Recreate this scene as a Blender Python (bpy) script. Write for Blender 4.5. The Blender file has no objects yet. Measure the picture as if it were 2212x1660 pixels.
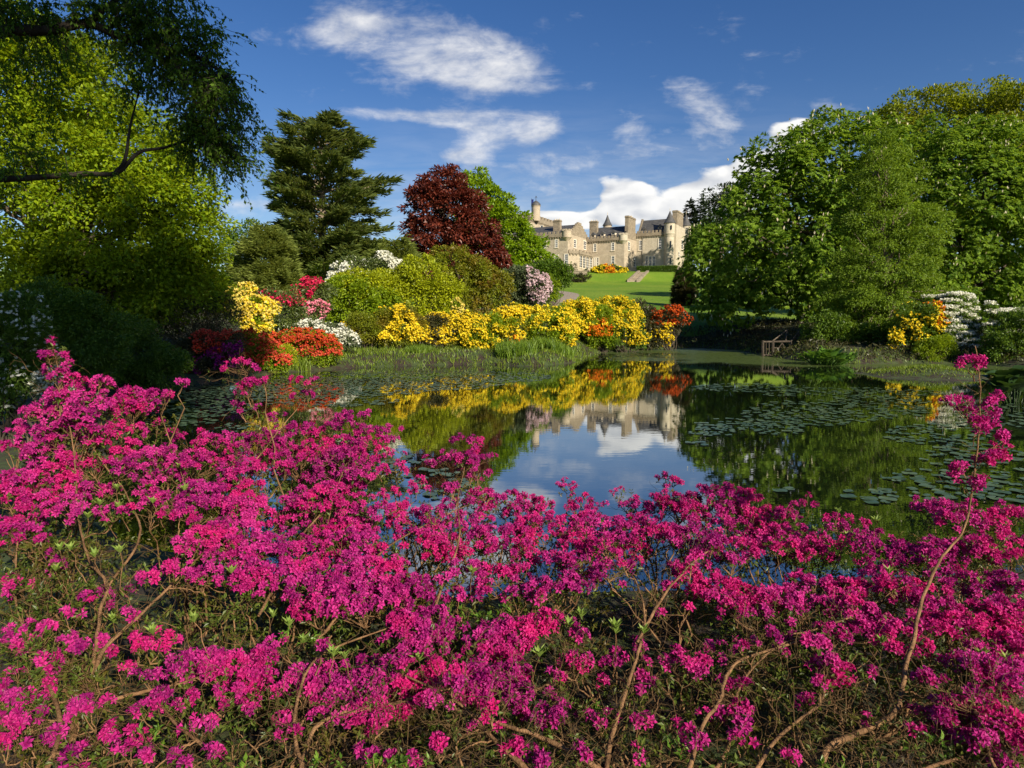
import bpy, math, random
import numpy as np
from mathutils import Vector
R = math.radians
rng = np.random.default_rng(7)
random.seed(7)
sc = bpy.context.scene

# ------------------------------------------------------------------ camera, sky, sun, exposure
FPX, CX, CY, HOR = 1400.0, 1106.0, 830.0, 690.0      # a 2212 x 1660 picture plane
CAMZ = 2.6
PITCH = math.atan((CY - HOR) / FPX)
cam = bpy.data.cameras.new('camera')
cam.lens = 36.0 * FPX / 2212.0
cam.sensor_width = 36.0
cam.clip_start = 0.05
cam.clip_end = 8000
cam_o = bpy.data.objects.new('camera', cam)
cam_o.location = (0, 0, CAMZ)
cam_o.rotation_euler = (R(90) - PITCH, 0, 0)
sc.collection.objects.link(cam_o)
sc.camera = cam_o

SUN_EL = 27.0
SUN_H = Vector((0.58, -0.815)).normalized()
TO_SUN = Vector((SUN_H.x * math.cos(R(SUN_EL)), SUN_H.y * math.cos(R(SUN_EL)), math.sin(R(SUN_EL))))
SUN_ROT = math.atan2(SUN_H.x, SUN_H.y)
sun = bpy.data.lights.new('sun', 'SUN')
sun.energy = 4.6
sun.angle = R(0.55)
sun.color = (1.0, 0.89, 0.71)
sun_o = bpy.data.objects.new('sun', sun)
sun_o.rotation_euler = (-TO_SUN).to_track_quat('-Z', 'Y').to_euler()
sun_o.location = (20, -30, 60)
sc.collection.objects.link(sun_o)

sc.view_settings.view_transform = 'Standard'
sc.view_settings.look = 'None'
sc.view_settings.exposure = 0.85
sc.view_settings.gamma = 1.0
sc.render.engine = 'CYCLES'
cy = sc.cycles
cy.max_bounces = 6
cy.diffuse_bounces = 3
cy.glossy_bounces = 3
cy.transmission_bounces = 4
cy.transparent_max_bounces = 6
cy.caustics_reflective = False
cy.caustics_refractive = False
try:
    cy.use_denoising = True
    cy.denoising_prefilter = 'ACCURATE'
except Exception:
    pass


def ray(px, py):
    xc, yc = (px - CX) / FPX, -(py - CY) / FPX
    c, s = math.cos(PITCH), math.sin(PITCH)
    return np.array([xc, c + yc * s, -s + yc * c])


def at(px, py, Y):
    d = ray(px, py)
    return np.array([0, 0, CAMZ]) + d * (Y / d[1])


def on_z(px, py, z=0.0):
    d = ray(px, py)
    return np.array([0, 0, CAMZ]) + d * ((z - CAMZ) / d[2])


def uv_dir(px, py):
    d = ray(px, py)
    return d[0] / d[1], d[2] / d[1]


# ------------------------------------------------------------------ node helpers
class NT:
    def __init__(s, tree):
        s.t = tree
        s.n = tree.nodes
        s.l = tree.links

    def new(s, typ, **kw):
        n = s.n.new(typ)
        for k, v in kw.items():
            if k.startswith('in_'):
                n.inputs[k[3:]].default_value = v
            else:
                setattr(n, k, v)
        return n

    def put(s, sock, v):
        if isinstance(v, bpy.types.NodeSocket):
            s.l.new(v, sock)
        else:
            sock.default_value = v

    def math(s, op, a, b=0.0, c=0.0, clamp=False):
        n = s.n.new('ShaderNodeMath')
        n.operation = op
        n.use_clamp = clamp
        s.put(n.inputs[0], a)
        s.put(n.inputs[1], b)
        s.put(n.inputs[2], c)
        return n.outputs[0]

    def mix(s, f, a, b, blend='MIX'):
        n = s.n.new('ShaderNodeMix')
        n.data_type = 'RGBA'
        n.blend_type = blend
        s.put(n.inputs[0], f)
        for sock, v in ((n.inputs[6], a), (n.inputs[7], b)):
            if not isinstance(v, bpy.types.NodeSocket) and len(v) == 3:
                v = (*v, 1)
            s.put(sock, v)
        return n.outputs[2]

    def noise(s, vec, scale, detail=4.0, rough=0.55, dist=0.0):
        n = s.n.new('ShaderNodeTexNoise')
        if vec is not None:
            s.l.new(vec, n.inputs['Vector'])
        n.inputs['Scale'].default_value = scale
        n.inputs['Detail'].default_value = detail
        n.inputs['Roughness'].default_value = rough
        n.inputs['Distortion'].default_value = dist
        return n.outputs['Fac']

    def range(s, v, a, b, c=0.0, d=1.0, smooth=True):
        n = s.n.new('ShaderNodeMapRange')
        n.interpolation_type = 'SMOOTHSTEP' if smooth else 'LINEAR'
        s.put(n.inputs[0], v)
        for i, q in enumerate((a, b, c, d)):
            s.put(n.inputs[i + 1], q)
        return n.outputs[0]

    def comb(s, x, y, z):
        n = s.n.new('ShaderNodeCombineXYZ')
        for i, q in enumerate((x, y, z)):
            s.put(n.inputs[i], q)
        return n.outputs[0]


# ------------------------------------------------------------------ world: Nishita sky with clouds
def build_world():
    w = bpy.data.worlds.new('World')
    sc.world = w
    w.use_nodes = True
    t = NT(w.node_tree)
    t.n.clear()
    out = t.new('ShaderNodeOutputWorld')
    bg = t.new('ShaderNodeBackground', in_Strength=0.1)
    t.l.new(bg.outputs[0], out.inputs[0])
    sky = t.new('ShaderNodeTexSky', sky_type='NISHITA', sun_disc=False)
    sky.sun_elevation = R(SUN_EL)
    sky.sun_rotation = SUN_ROT
    sky.altitude = 300
    sky.air_density = 1.0
    sky.dust_density = 0.35
    sky.ozone_density = 2.2
    tc = t.new('ShaderNodeTexCoord')
    sep = t.new('ShaderNodeSeparateXYZ')
    t.l.new(tc.outputs['Generated'], sep.inputs[0])
    X, Y, Z = sep.outputs
    ys = t.math('MAXIMUM', Y, 0.06)
    u = t.math('DIVIDE', X, ys)
    v = t.math('DIVIDE', Z, ys)
    hsv = t.new('ShaderNodeHueSaturation')
    t.l.new(sky.outputs[0], hsv.inputs['Color'])
    hsv.inputs['Hue'].default_value = 0.513
    hsv.inputs['Saturation'].default_value = 1.3
    hsv.inputs['Value'].default_value = 0.56
    skyc = hsv.outputs[0]
    # cloud field, in directions
    B = [(760, 40, 90, 40, 25, .55), (680, 78, 110, 26, 4, .5), (800, 75, 120, 40, 8, .8), (900, 90, 120, 50, 6, .8), (1000, 105, 120, 56, 12, .85), (1090, 130, 90, 52, 14, .85), (930, 150, 120, 34, 6, .6), (1050, 165, 90, 30, 6, .6), (850, 195, 70, 20, 0, .4), (1200, 190, 90, 12, 0, .4),
         (880, 252, 150, 14, 4, .9), (1000, 258, 130, 18, 3, .7), (1100, 266, 100, 28, 4, .95), (1050, 305, 66, 34, -20, 1.0), (1000, 340, 46, 18, 0, .9), (1165, 280, 40, 26, -30, .8),
         (1545, 238, 80, 44, 8, .68), (1490, 205, 40, 34, 30, .62), (1358, 262, 34, 34, 20, .62), (1420, 288, 100, 24, -8, .58), (1525, 290, 56, 28, 0, .6),
         (1240, 362, 180, 20, -2, .7), (1150, 402, 80, 24, 0, .55), (1290, 330, 120, 14, -4, .5), (1430, 335, 110, 18, -6, .5), (1250, 430, 110, 30, 0, .5),
         (1790, 232, 76, 20, 0, .65), (555, 443, 80, 12, 0, .8), (520, 470, 120, 18, 0, .45), (300, 380, 200, 40, 0, .5), (2000, 150, 260, 24, -6, .12)]
    CUM = [(1325, 422, 46, 38, 0, 1.15), (1372, 414, 34, 34, 0, .85), (1465, 430, 52, 40, 0, 1.1), (1530, 420, 50, 40, -10, 1.0), (1595, 394, 56, 46, -15, 1.1), (1660, 380, 80, 60, -10, 1.0), (1430, 465, 220, 22, 0, .75), (1240, 480, 100, 22, 0, .8), (1165, 478, 60, 18, 0, .8), (1745, 275, 56, 26, -20, 1.0), (1700, 330, 80, 44, -30, 1.0)]
    def field(blobs):
        tot = None
        for (px, py, rx, ry, rot, wt) in blobs:
            u0, v0 = uv_dir(px, py)
            u1, _ = uv_dir(px + rx, py)
            _, v1 = uv_dir(px, py - ry)
            ru, rv = abs(u1 - u0) * 1.08, abs(v1 - v0) * 1.1
            ca, sa = math.cos(R(-rot)), math.sin(R(-rot))
            du = t.math('SUBTRACT', u, u0)
            dv = t.math('SUBTRACT', v, v0)
            a = t.math('MULTIPLY', t.math('ADD', t.math('MULTIPLY', du, ca), t.math('MULTIPLY', dv, sa)), 1 / ru)
            b = t.math('MULTIPLY', t.math('SUBTRACT', t.math('MULTIPLY', dv, ca), t.math('MULTIPLY', du, sa)), 1 / rv)
            r2 = t.math('ADD', t.math('MULTIPLY', a, a), t.math('MULTIPLY', b, b))
            f = t.math('MULTIPLY', t.math('EXPONENT', t.math('MULTIPLY', r2, -0.9)), wt)
            tot = f if tot is None else t.math('ADD', tot, f)
        return tot
    tot = field(B)
    ctot = t.math('MINIMUM', field(CUM), 1.5)
    vs = t.math('MULTIPLY', v, 1.9)
    p = t.comb(u, vs, 0.37)
    warp = t.new('ShaderNodeTexNoise')
    t.l.new(p, warp.inputs['Vector'])
    warp.inputs['Scale'].default_value = 5.0
    warp.inputs['Detail'].default_value = 3.0
    wv = t.new('ShaderNodeVectorMath', operation='MULTIPLY_ADD')
    t.l.new(warp.outputs['Color'], wv.inputs[0])
    wv.inputs[1].default_value = (0.09, 0.09, 0.09)
    t.l.new(p, wv.inputs[2])
    n1 = t.noise(wv.outputs[0], 9.0, 9.0, 0.6)
    sh = t.new('ShaderNodeVectorMath', operation='ADD')
    t.l.new(wv.outputs[0], sh.inputs[0])
    sh.inputs[1].default_value = (0.012, 0.03, 0)
    n2 = t.noise(sh.outputs[0], 9.0, 5.0, 0.55)
    st = t.noise(t.comb(t.math('MULTIPLY', u, 0.9), t.math('MULTIPLY', v, 6.0), 1.3), 7.0, 8.0, 0.62, 0.6)
    nn = t.math('ADD', t.math('MULTIPLY', n1, 0.72), t.math('MULTIPLY', st, 0.28))
    tot = t.math('MINIMUM', tot, 1.15)
    fine = t.noise(wv.outputs[0], 26.0, 6.0, 0.65, 0.4)
    nn = t.math('ADD', t.math('MULTIPLY', nn, 0.75), t.math('MULTIPLY', fine, 0.25))
    dens = t.math('ADD', t.math('MULTIPLY', tot, 0.85), t.math('MULTIPLY', t.math('SUBTRACT', nn, 0.5), 3.4))
    mask = t.math('MULTIPLY', t.range(dens, 0.20, 1.45), .92)
    front = t.range(Y, 0.02, 0.2)
    veil = t.math('MULTIPLY', t.range(v, 0.36, 0.02), t.math('MULTIPLY', t.range(st, 0.22, 0.72), 0.6))
    veil = t.math('MULTIPLY', veil, t.range(t.math('ABSOLUTE', t.math('SUBTRACT', u, 0.15)), 0.75, 0.1))
    mask = t.math('MULTIPLY', t.math('MAXIMUM', mask, veil), front)
    lit = t.math('ADD', 0.66, t.math('MULTIPLY', t.math('SUBTRACT', n1, n2), 2.6), clamp=True)
    cc = t.mix(lit, (2.5, 2.75, 3.3), (5.4, 5.35, 5.3))
    # heaped cumulus: rounded billows
    def billow(vec, sc_):
        vo = t.new('ShaderNodeTexVoronoi', feature='SMOOTH_F1')
        vo.inputs['Scale'].default_value = sc_
        vo.inputs['Smoothness'].default_value = .35
        t.l.new(vec, vo.inputs['Vector'])
        return t.math('SUBTRACT', 1.0, vo.outputs['Distance'])
    def bil(vec):
        return t.math('ADD', t.math('ADD', t.math('MULTIPLY', billow(vec, 13.0), .6), t.math('MULTIPLY', billow(vec, 31.0), .28)), t.math('MULTIPLY', t.noise(vec, 40.0, 5.0, .6), .25))
    b1 = bil(wv.outputs[0])
    b2 = bil(sh.outputs[0])
    cd = t.math('ADD', t.math('MULTIPLY', ctot, .9), t.math('MULTIPLY', t.math('SUBTRACT', b1, .68), 1.5))
    cm = t.math('MULTIPLY', t.range(cd, .42, .72), front)
    cl = t.math('ADD', .70, t.math('MULTIPLY', t.math('SUBTRACT', b1, b2), 2.2), clamp=True)
    core = t.range(cd, .9, 1.6)
    cl = t.math('SUBTRACT', cl, t.math('MULTIPLY', core, .22), clamp=True)
    ccum = t.mix(cl, (2.6, 2.8, 3.2), (6.0, 5.9, 5.7))
    cc = t.mix(cm, cc, ccum)
    mask = t.math('MAXIMUM', mask, cm)
    col = t.mix(t.math('MULTIPLY', mask, 0.94), skyc, cc)
    t.l.new(col, bg.inputs[0])
    w.cycles.sampling_method = 'MANUAL'
    w.cycles.sample_map_resolution = 512


build_world()


# ------------------------------------------------------------------ object helpers
def link(o):
    sc.collection.objects.link(o)
    return o


def thing(name, label, cat, loc=(0, 0, 0), rotz=0.0, group=None):
    o = bpy.data.objects.new(name, None)
    o.empty_display_size = 0.3
    o.location = tuple(float(q) for q in loc)
    o.rotation_euler = (0, 0, rotz)
    o['label'] = label
    o['category'] = cat
    if group:
        o['group'] = group
    return link(o)


def tag(o, label, cat, group=None):
    o['label'] = label
    o['category'] = cat
    if group:
        o['group'] = group
    return o


def mesh_np(name, V, F, mat=None, tint=None, smooth=False):
    """F: one array (M,k) or a list of such arrays."""
    me = bpy.data.meshes.new(name)
    if not isinstance(F, (list, tuple)):
        F = [F]
    F = [np.asarray(f, dtype=np.int32) for f in F if len(f)]
    V = np.asarray(V, dtype=np.float32)
    me.vertices.add(len(V))
    me.vertices.foreach_set('co', V.ravel())
    idx = np.concatenate([f.ravel() for f in F])
    starts, c = [], 0
    for f in F:
        starts.append(c + np.arange(len(f), dtype=np.int32) * f.shape[1])
        c += f.size
    starts = np.concatenate(starts).astype(np.int32)
    me.loops.add(len(idx))
    me.loops.foreach_set('vertex_index', idx)
    me.polygons.add(len(starts))
    me.polygons.foreach_set('loop_start', starts)
    me.polygons.foreach_set('use_smooth', np.full(len(starts), bool(smooth), dtype=bool))
    me.update(calc_edges=True)
    me.validate()
    if tint is not None:
        a = me.attributes.new('tint', 'FLOAT', 'POINT')
        a.data.foreach_set('value', np.asarray(tint, dtype=np.float32))
    if mat:
        me.materials.append(mat)
    return me


def obj_np(name, V, F, mat=None, parent=None, tint=None, smooth=False, local=False):
    V = np.asarray(V, dtype=np.float64)
    if parent is not None and not local:
        V = V - np.array(parent.location)
    o = bpy.data.objects.new(name, mesh_np(name, V, F, mat, tint, smooth))
    if parent is not None:
        o.parent = parent
    return link(o)


def structure(o):
    o['kind'] = 'structure'
    return o


def unit(a):
    return a / np.maximum(np.linalg.norm(a, axis=-1, keepdims=True), 1e-9)


def rdir(n):
    return unit(rng.normal(size=(n, 3)))


# ------------------------------------------------------------------ materials
MATS = {}


def new_mat(name):
    m = bpy.data.materials.new(name)
    m.use_nodes = True
    t = NT(m.node_tree)
    t.n.clear()
    out = t.new('ShaderNodeOutputMaterial')
    MATS[name] = m
    return m, t, out


def leaf_mat(name, dark, light, transl=0.34, rough=0.45, spec=0.35, tcol=None, patch=None, pscale=0.5):
    m, t, out = new_mat(name)
    at_ = t.new('ShaderNodeAttribute', attribute_name='tint')
    geo = t.new('ShaderNodeNewGeometry')
    f = at_.outputs['Fac']
    col = t.mix(f, dark, light)
    if patch is not None:
        n = t.noise(geo.outputs['Position'], pscale, 3.0)
        col = t.mix(t.math('MULTIPLY', t.range(n, 0.42, 0.68), 0.8), col, patch)
    p = t.new('ShaderNodeBsdfPrincipled')
    t.l.new(col, p.inputs['Base Color'])
    p.inputs['Roughness'].default_value = rough
    p.inputs['Specular IOR Level'].default_value = spec
    tr = t.new('ShaderNodeBsdfTranslucent')
    if tcol is None:
        tcol = tuple(min(1.0, c * k) for c, k in zip(light, (1.7, 1.55, 0.8)))
    t.l.new(t.mix(0.6, col, tcol), tr.inputs[0])
    mx = t.new('ShaderNodeMixShader')
    mx.inputs[0].default_value = transl
    t.l.new(p.outputs[0], mx.inputs[1])
    t.l.new(tr.outputs[0], mx.inputs[2])
    t.l.new(mx.outputs[0], out.inputs[0])
    return m


def solid_mat(name, c1, c2, scale=4.0, rough=0.7, spec=0.3, bump=0.0, bscale=20.0, stretch=None):
    m, t, out = new_mat(name)
    tc = t.new('ShaderNodeTexCoord')
    vec = tc.outputs['Object']
    if stretch:
        mp = t.new('ShaderNodeMapping')
        mp.inputs['Scale'].default_value = stretch
        t.l.new(vec, mp.inputs[0])
        vec = mp.outputs[0]
    n = t.noise(vec, scale, 5.0, 0.6)
    col = t.mix(t.range(n, 0.3, 0.7), c1, c2)
    p = t.new('ShaderNodeBsdfPrincipled')
    t.l.new(col, p.inputs['Base Color'])
    p.inputs['Roughness'].default_value = rough
    p.inputs['Specular IOR Level'].default_value = spec
    if bump:
        b = t.new('ShaderNodeBump')
        b.inputs['Strength'].default_value = bump
        b.inputs['Distance'].default_value = 0.05
        t.l.new(t.noise(vec, bscale, 5.0, 0.6), b.inputs['Height'])
        t.l.new(b.outputs[0], p.inputs['Normal'])
    t.l.new(p.outputs[0], out.inputs[0])
    return m


M_BARK = solid_mat('bark_grey', (.055, .042, .03), (.13, .105, .08), 3.0, .85, .15, .8, 12.0, (1, 1, .25))
M_DBARK = solid_mat('bark_dark', (.022, .018, .014), (.06, .05, .038), 3.0, .9, .1, .6, 12.0, (1, 1, .25))
M_CBARK = solid_mat('bark_pale', (.14, .11, .075), (.27, .22, .16), 2.0, .85, .15, .6, 9.0, (1, 1, .25))
M_STEM = solid_mat('azalea_bark', (.10, .052, .022), (.27, .15, .07), 9.0, .7, .25, .5, 60.0, (1, 1, .3))
M_TWIG_SHADED = solid_mat('azalea_twig_shaded', (.045, .027, .012), (.13, .08, .035), 12.0, .8, .15)  # bark colour darkened to stand in for shade on the fine undergrowth twigs
M_DRYSTEM = solid_mat('lichen_bark', (.12, .10, .07), (.28, .25, .2), 14.0, .9, .1, .5, 60.0)
M_BEECH = leaf_mat('beech_leaf', (.08, .16, .006), (.31, .41, .014), .5, tcol=(.56, .6, .015), spec=.2)
M_NEAR = leaf_mat('near_leaf', (.04, .09, .008), (.13, .23, .02), .45, .55, .12)
M_CHEST = leaf_mat('chestnut_leaf', (.055, .125, .010), (.24, .36, .035), .42, .5, .15)
M_LARCH = leaf_mat('larch_leaf', (.07, .13, .008), (.20, .30, .024), .35, .5, .2)
M_OAK = leaf_mat('oak_leaf', (.08, .12, .006), (.24, .30, .012), .4, patch=(.20, .19, .01), pscale=.25)
M_CEDAR = leaf_mat('cedar_needle', (.035, .065, .018), (.22, .27, .065), .32, .6, .2)
M_COPPER = leaf_mat('copper_leaf', (.04, .009, .007), (.20, .045, .024), .25, .4, .4, tcol=(.30, .03, .015))
M_LIME = leaf_mat('green_beech_leaf', (.08, .16, .005), (.26, .38, .010), .4)
M_SOFT = leaf_mat('soft_conifer', (.10, .14, .024), (.30, .35, .08), .34, .6, .2)
M_FIR = leaf_mat('fir_needle', (.014, .028, .012), (.04, .06, .022), .12, .6, .2)
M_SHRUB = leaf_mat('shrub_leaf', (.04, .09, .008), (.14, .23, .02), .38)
M_BRIGHT = leaf_mat('bright_leaf', (.20, .26, .006), (.46, .50, .016), .42, tcol=(.6, .6, .02))
M_YG = leaf_mat('yellow_green_leaf', (.10, .18, .006), (.29, .38, .014), .42)
M_OLIVE = leaf_mat('olive_leaf', (.09, .13, .008), (.27, .30, .018), .38, patch=(.20, .12, .012), pscale=.6)
M_RHODO = leaf_mat('rhododendron_leaf', (.04, .07, .014), (.15, .19, .045), .2, .35, .5)
M_GREY = leaf_mat('grey_green_leaf', (.055, .085, .035), (.15, .18, .085), .25)
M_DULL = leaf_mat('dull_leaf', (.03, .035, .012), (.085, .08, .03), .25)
M_YEL = leaf_mat('yellow_petal', (.74, .52, .010), (.93, .79, .05), .3, .55, .2, tcol=(.9, .7, .03))
M_PYEL = leaf_mat('pale_yellow_petal', (.62, .46, .08), (.88, .74, .22), .3, .55, .2)
M_ORG = leaf_mat('orange_petal', (.62, .12, .008), (.86, .30, .015), .3, .55, .2, tcol=(.9, .25, .01))
M_RUST = leaf_mat('rust_petal', (.42, .045, .008), (.66, .13, .012), .3, .55, .2, tcol=(.7, .10, .01))
M_RED = leaf_mat('red_petal', (.48, .03, .02), (.74, .13, .07), .3, .55, .2, tcol=(.85, .07, .03))
M_CRIM = leaf_mat('crimson_petal', (.50, .008, .06), (.72, .04, .13), .3, .55, .2, tcol=(.7, .02, .1))
M_PURP = leaf_mat('purple_petal', (.26, .008, .16), (.45, .02, .30), .3, .55, .2, tcol=(.5, .01, .3))
M_PINK = leaf_mat('pink_petal', (.72, .20, .30), (.85, .36, .46), .3, .55, .2)
M_LILAC = leaf_mat('lilac_petal', (.52, .36, .42), (.76, .60, .66), .3, .55, .2)
M_WHITE = leaf_mat('white_petal', (.62, .62, .52), (.84, .84, .78), .3, .55, .2)
M_CREAM = leaf_mat('cream_flower', (.50, .45, .30), (.74, .68, .50), .25, .6, .2)
M_MAG = leaf_mat('magenta_petal', (.17, .002, .10), (.63, .042, .30), .32, .5, .2, tcol=(.74, .02, .26), patch=(.58, .012, .15), pscale=2.6)
M_AZG = leaf_mat('fresh_azalea_leaf', (.05, .12, .010), (.16, .27, .03), .3, .38, .4)
M_AZ = leaf_mat('azalea_leaf', (.028, .05, .007), (.12, .17, .025), .3, .42, .3, patch=(.11, .075, .014), pscale=2.0)
M_ROS = leaf_mat('young_leaf', (.15, .24, .035), (.27, .36, .08), .35, .5, .2)
M_GRASS = leaf_mat('grass_blade', (.06, .12, .012), (.20, .30, .03), .35)
M_BGRASS = leaf_mat('bank_grass_blade', (.07, .13, .010), (.21, .28, .028), .34)


# ------------------------------------------------------------------ ground
SHORE_PX = [(150, 862), (300, 845), (420, 831), (600, 806), (700, 800), (800, 794), (900, 790), (1000, 788), (1060, 788), (1150, 792), (1235, 784),
            (1260, 772), (1300, 762), (1400, 755), (1500, 752), (1600, 757), (1650, 768), (1740, 782), (1850, 787), (1960, 785), (2060, 786), (2150, 790), (2240, 800), (2330, 830)]
POND = [tuple(on_z(a, b)[:2]) for a, b in SHORE_PX]
POND += [(15.5, 16.0), (12.5, 10.8), (8.5, 7.8), (5.2, 6.5), (2.6, 6.0), (0.6, 5.8), (-1.6, 6.0), (-3.4, 6.5), (-5.4, 7.8), (-6.8, 10.0), (-8.2, 13.5), (-10.4, 17.5)]
POND = np.array(POND)


def signed_dist(P):
    """positive outside the pond."""
    P = np.asarray(P, float)
    best = np.full(len(P), 1e9)
    inside = np.zeros(len(P), bool)
    n = len(POND)
    for i in range(n):
        a, b = POND[i], POND[(i + 1) % n]
        ab = b - a
        tt = np.clip(((P - a) @ ab) / (ab @ ab), 0, 1)
        d = np.linalg.norm(P - (a + tt[:, None] * ab), axis=1)
        best = np.minimum(best, d)
        cond = ((a[1] > P[:, 1]) != (b[1] > P[:, 1]))
        xx = (b[0] - a[0]) * (P[:, 1] - a[1]) / (b[1] - a[1] + 1e-12) + a[0]
        inside ^= cond & (P[:, 0] < xx)
    return np.where(inside, -best, best)


HY = np.array([-3000, -40, -6, 2.0, 6, 34, 44, 56, 66, 100, 158, 164.5, 171.5, 178, 260, 600, 6000])
HZ = np.array([2.0, 1.2, .5, 0.10, 0.08, 0.35, 0.9, 2.0, 2.5, 5.2, 10.9, 11.9, 14.7, 15.6, 17.0, 18.0, 10.0])


def wob(x, y, s=1.0):
    return (np.sin(x * .9 * s + 1.3 * np.sin(y * .7 * s)) + np.sin(y * 1.1 * s + 1.7 * np.sin(x * .6 * s + 2)) + .6 * np.sin(x * 2.3 * s - y * 1.9 * s)) / 2.6


def ground_z(x, y):
    x = np.atleast_1d(np.asarray(x, float))
    y = np.atleast_1d(np.asarray(y, float))
    sd = signed_dist(np.stack([x, y], 1))
    h = np.interp(y, HY, HZ)
    left = np.clip((-x - 2) / 30, 0, 1) * np.clip((y - 30) / 50, 0, 1) * np.clip((150 - y) / 40, 0, 1)
    h = h + left * 2.2 + wob(x, y, .12) * .12 * np.clip((y - 50) / 60, 0, 1)
    sdw = sd + wob(x, y, 1.1) * .25
    bank = np.where(sdw > 0, .03 + .42 * sdw, .35 * sdw)
    bank = np.maximum(bank, -1.4)
    z = np.minimum(h, bank)
    mx, my = (x - MOUND[0]) / MOUND[2], (y - MOUND[1]) / MOUND[3]
    mz = .55 * np.exp(-(mx ** 2 + my ** 2) * 1.4) - .14 + wob(x, y, 2.6) * .04
    z = np.where(mz > z, np.where((np.abs(mx) < 2) & (np.abs(my) < 2), mz, z), z)
    return z


_a, _b, _c = on_z(1880, 812), on_z(2110, 830), on_z(2000, 800)
MOUND = (on_z(2005, 812)[0], on_z(2005, 812)[1], 2.9, 2.6)


def ground_mats():
    m, t, out = new_mat('soil')
    geo = t.new('ShaderNodeNewGeometry')
    P = geo.outputs['Position']
    n = t.noise(P, 1.2, 6.0, .65)
    n2 = t.noise(P, 14.0, 5.0, .65)
    col = t.mix(t.range(n2, .35, .7), (.014, .009, .005), (.048, .031, .018))
    col = t.mix(t.math('MULTIPLY', t.range(n, .42, .58), .8), col, (.045, .075, .014))
    p = t.new('ShaderNodeBsdfPrincipled')
    t.l.new(col, p.inputs['Base Color'])
    p.inputs['Roughness'].default_value = .9
    b = t.new('ShaderNodeBump')
    b.inputs['Strength'].default_value = .9
    b.inputs['Distance'].default_value = .06
    t.l.new(n2, b.inputs['Height'])
    t.l.new(b.outputs[0], p.inputs['Normal'])
    t.l.new(p.outputs[0], out.inputs[0])
    m2, t, out = new_mat('lawn_grass')
    geo = t.new('ShaderNodeNewGeometry')
    P = geo.outputs['Position']
    n = t.noise(P, .09, 5.0, .6)
    n2 = t.noise(P, 2.2, 6.0, .7)
    n3 = t.noise(P, .6, 4.0, .6)
    col = t.mix(t.range(n, .35, .68), (.105, .205, .012), (.175, .26, .022))
    col = t.mix(t.math('MULTIPLY', t.range(n3, .5, .72), .55), col, (.20, .235, .03))
    col = t.mix(t.math('MULTIPLY', t.range(n2, .45, .75), .4), col, (.065, .14, .010))
    p = t.new('ShaderNodeBsdfPrincipled')
    t.l.new(col, p.inputs['Base Color'])
    p.inputs['Roughness'].default_value = .8
    p.inputs['Specular IOR Level'].default_value = .2
    b = t.new('ShaderNodeBump')
    b.inputs['Strength'].default_value = .7
    b.inputs['Distance'].default_value = .25
    t.l.new(t.noise(P, 3.0, 6.0, .7), b.inputs['Height'])
    t.l.new(b.outputs[0], p.inputs['Normal'])
    t.l.new(p.outputs[0], out.inputs[0])
    return m, m2


M_SOIL, M_LAWN = ground_mats()
M_PATH = solid_mat('path_gravel', (.23, .19, .15), (.34, .29, .24), 6.0, .9, .15, .5, 30.0)


def axis_pts(spec):
    r = [np.linspace(a, b, n, endpoint=False) for a, b, n in spec]
    return np.concatenate(r + [[spec[-1][1]]])


def build_ground():
    xs = axis_pts([(-4000, -400, 10), (-400, -90, 20), (-90, -25, 50), (-25, 25, 150), (25, 90, 60), (90, 400, 20), (400, 4000, 10)])
    ys = axis_pts([(-1500, -100, 8), (-100, -12, 14), (-12, 12, 70), (12, 50, 110), (50, 72, 70), (72, 200, 110), (200, 700, 20), (700, 5000, 12)])
    gx, gy = np.meshgrid(xs, ys)
    nx, ny = len(xs), len(ys)
    z = ground_z(gx.ravel(), gy.ravel())
    V = np.stack([gx.ravel(), gy.ravel(), z], 1)
    i, j = np.meshgrid(np.arange(nx - 1), np.arange(ny - 1))
    a = (j * nx + i).ravel()
    F = np.stack([a, a + 1, a + 1 + nx, a + nx], 1)
    c = V[F].mean(1)
    lawn = (c[:, 1] > 61.5 + wob(c[:, 0], c[:, 1], .3) * .4) & (c[:, 1] < 700) & (np.abs(c[:, 0]) < 400)
    for nm, msk, mt in (('ground', ~lawn, M_SOIL), ('lawn', lawn, M_LAWN)):
        f = F[msk]
        used = np.unique(f)
        mp = np.zeros(len(V), int)
        mp[used] = np.arange(len(used))
        structure(obj_np(nm, V[used], mp[f], mt, smooth=True))


build_ground()


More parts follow.
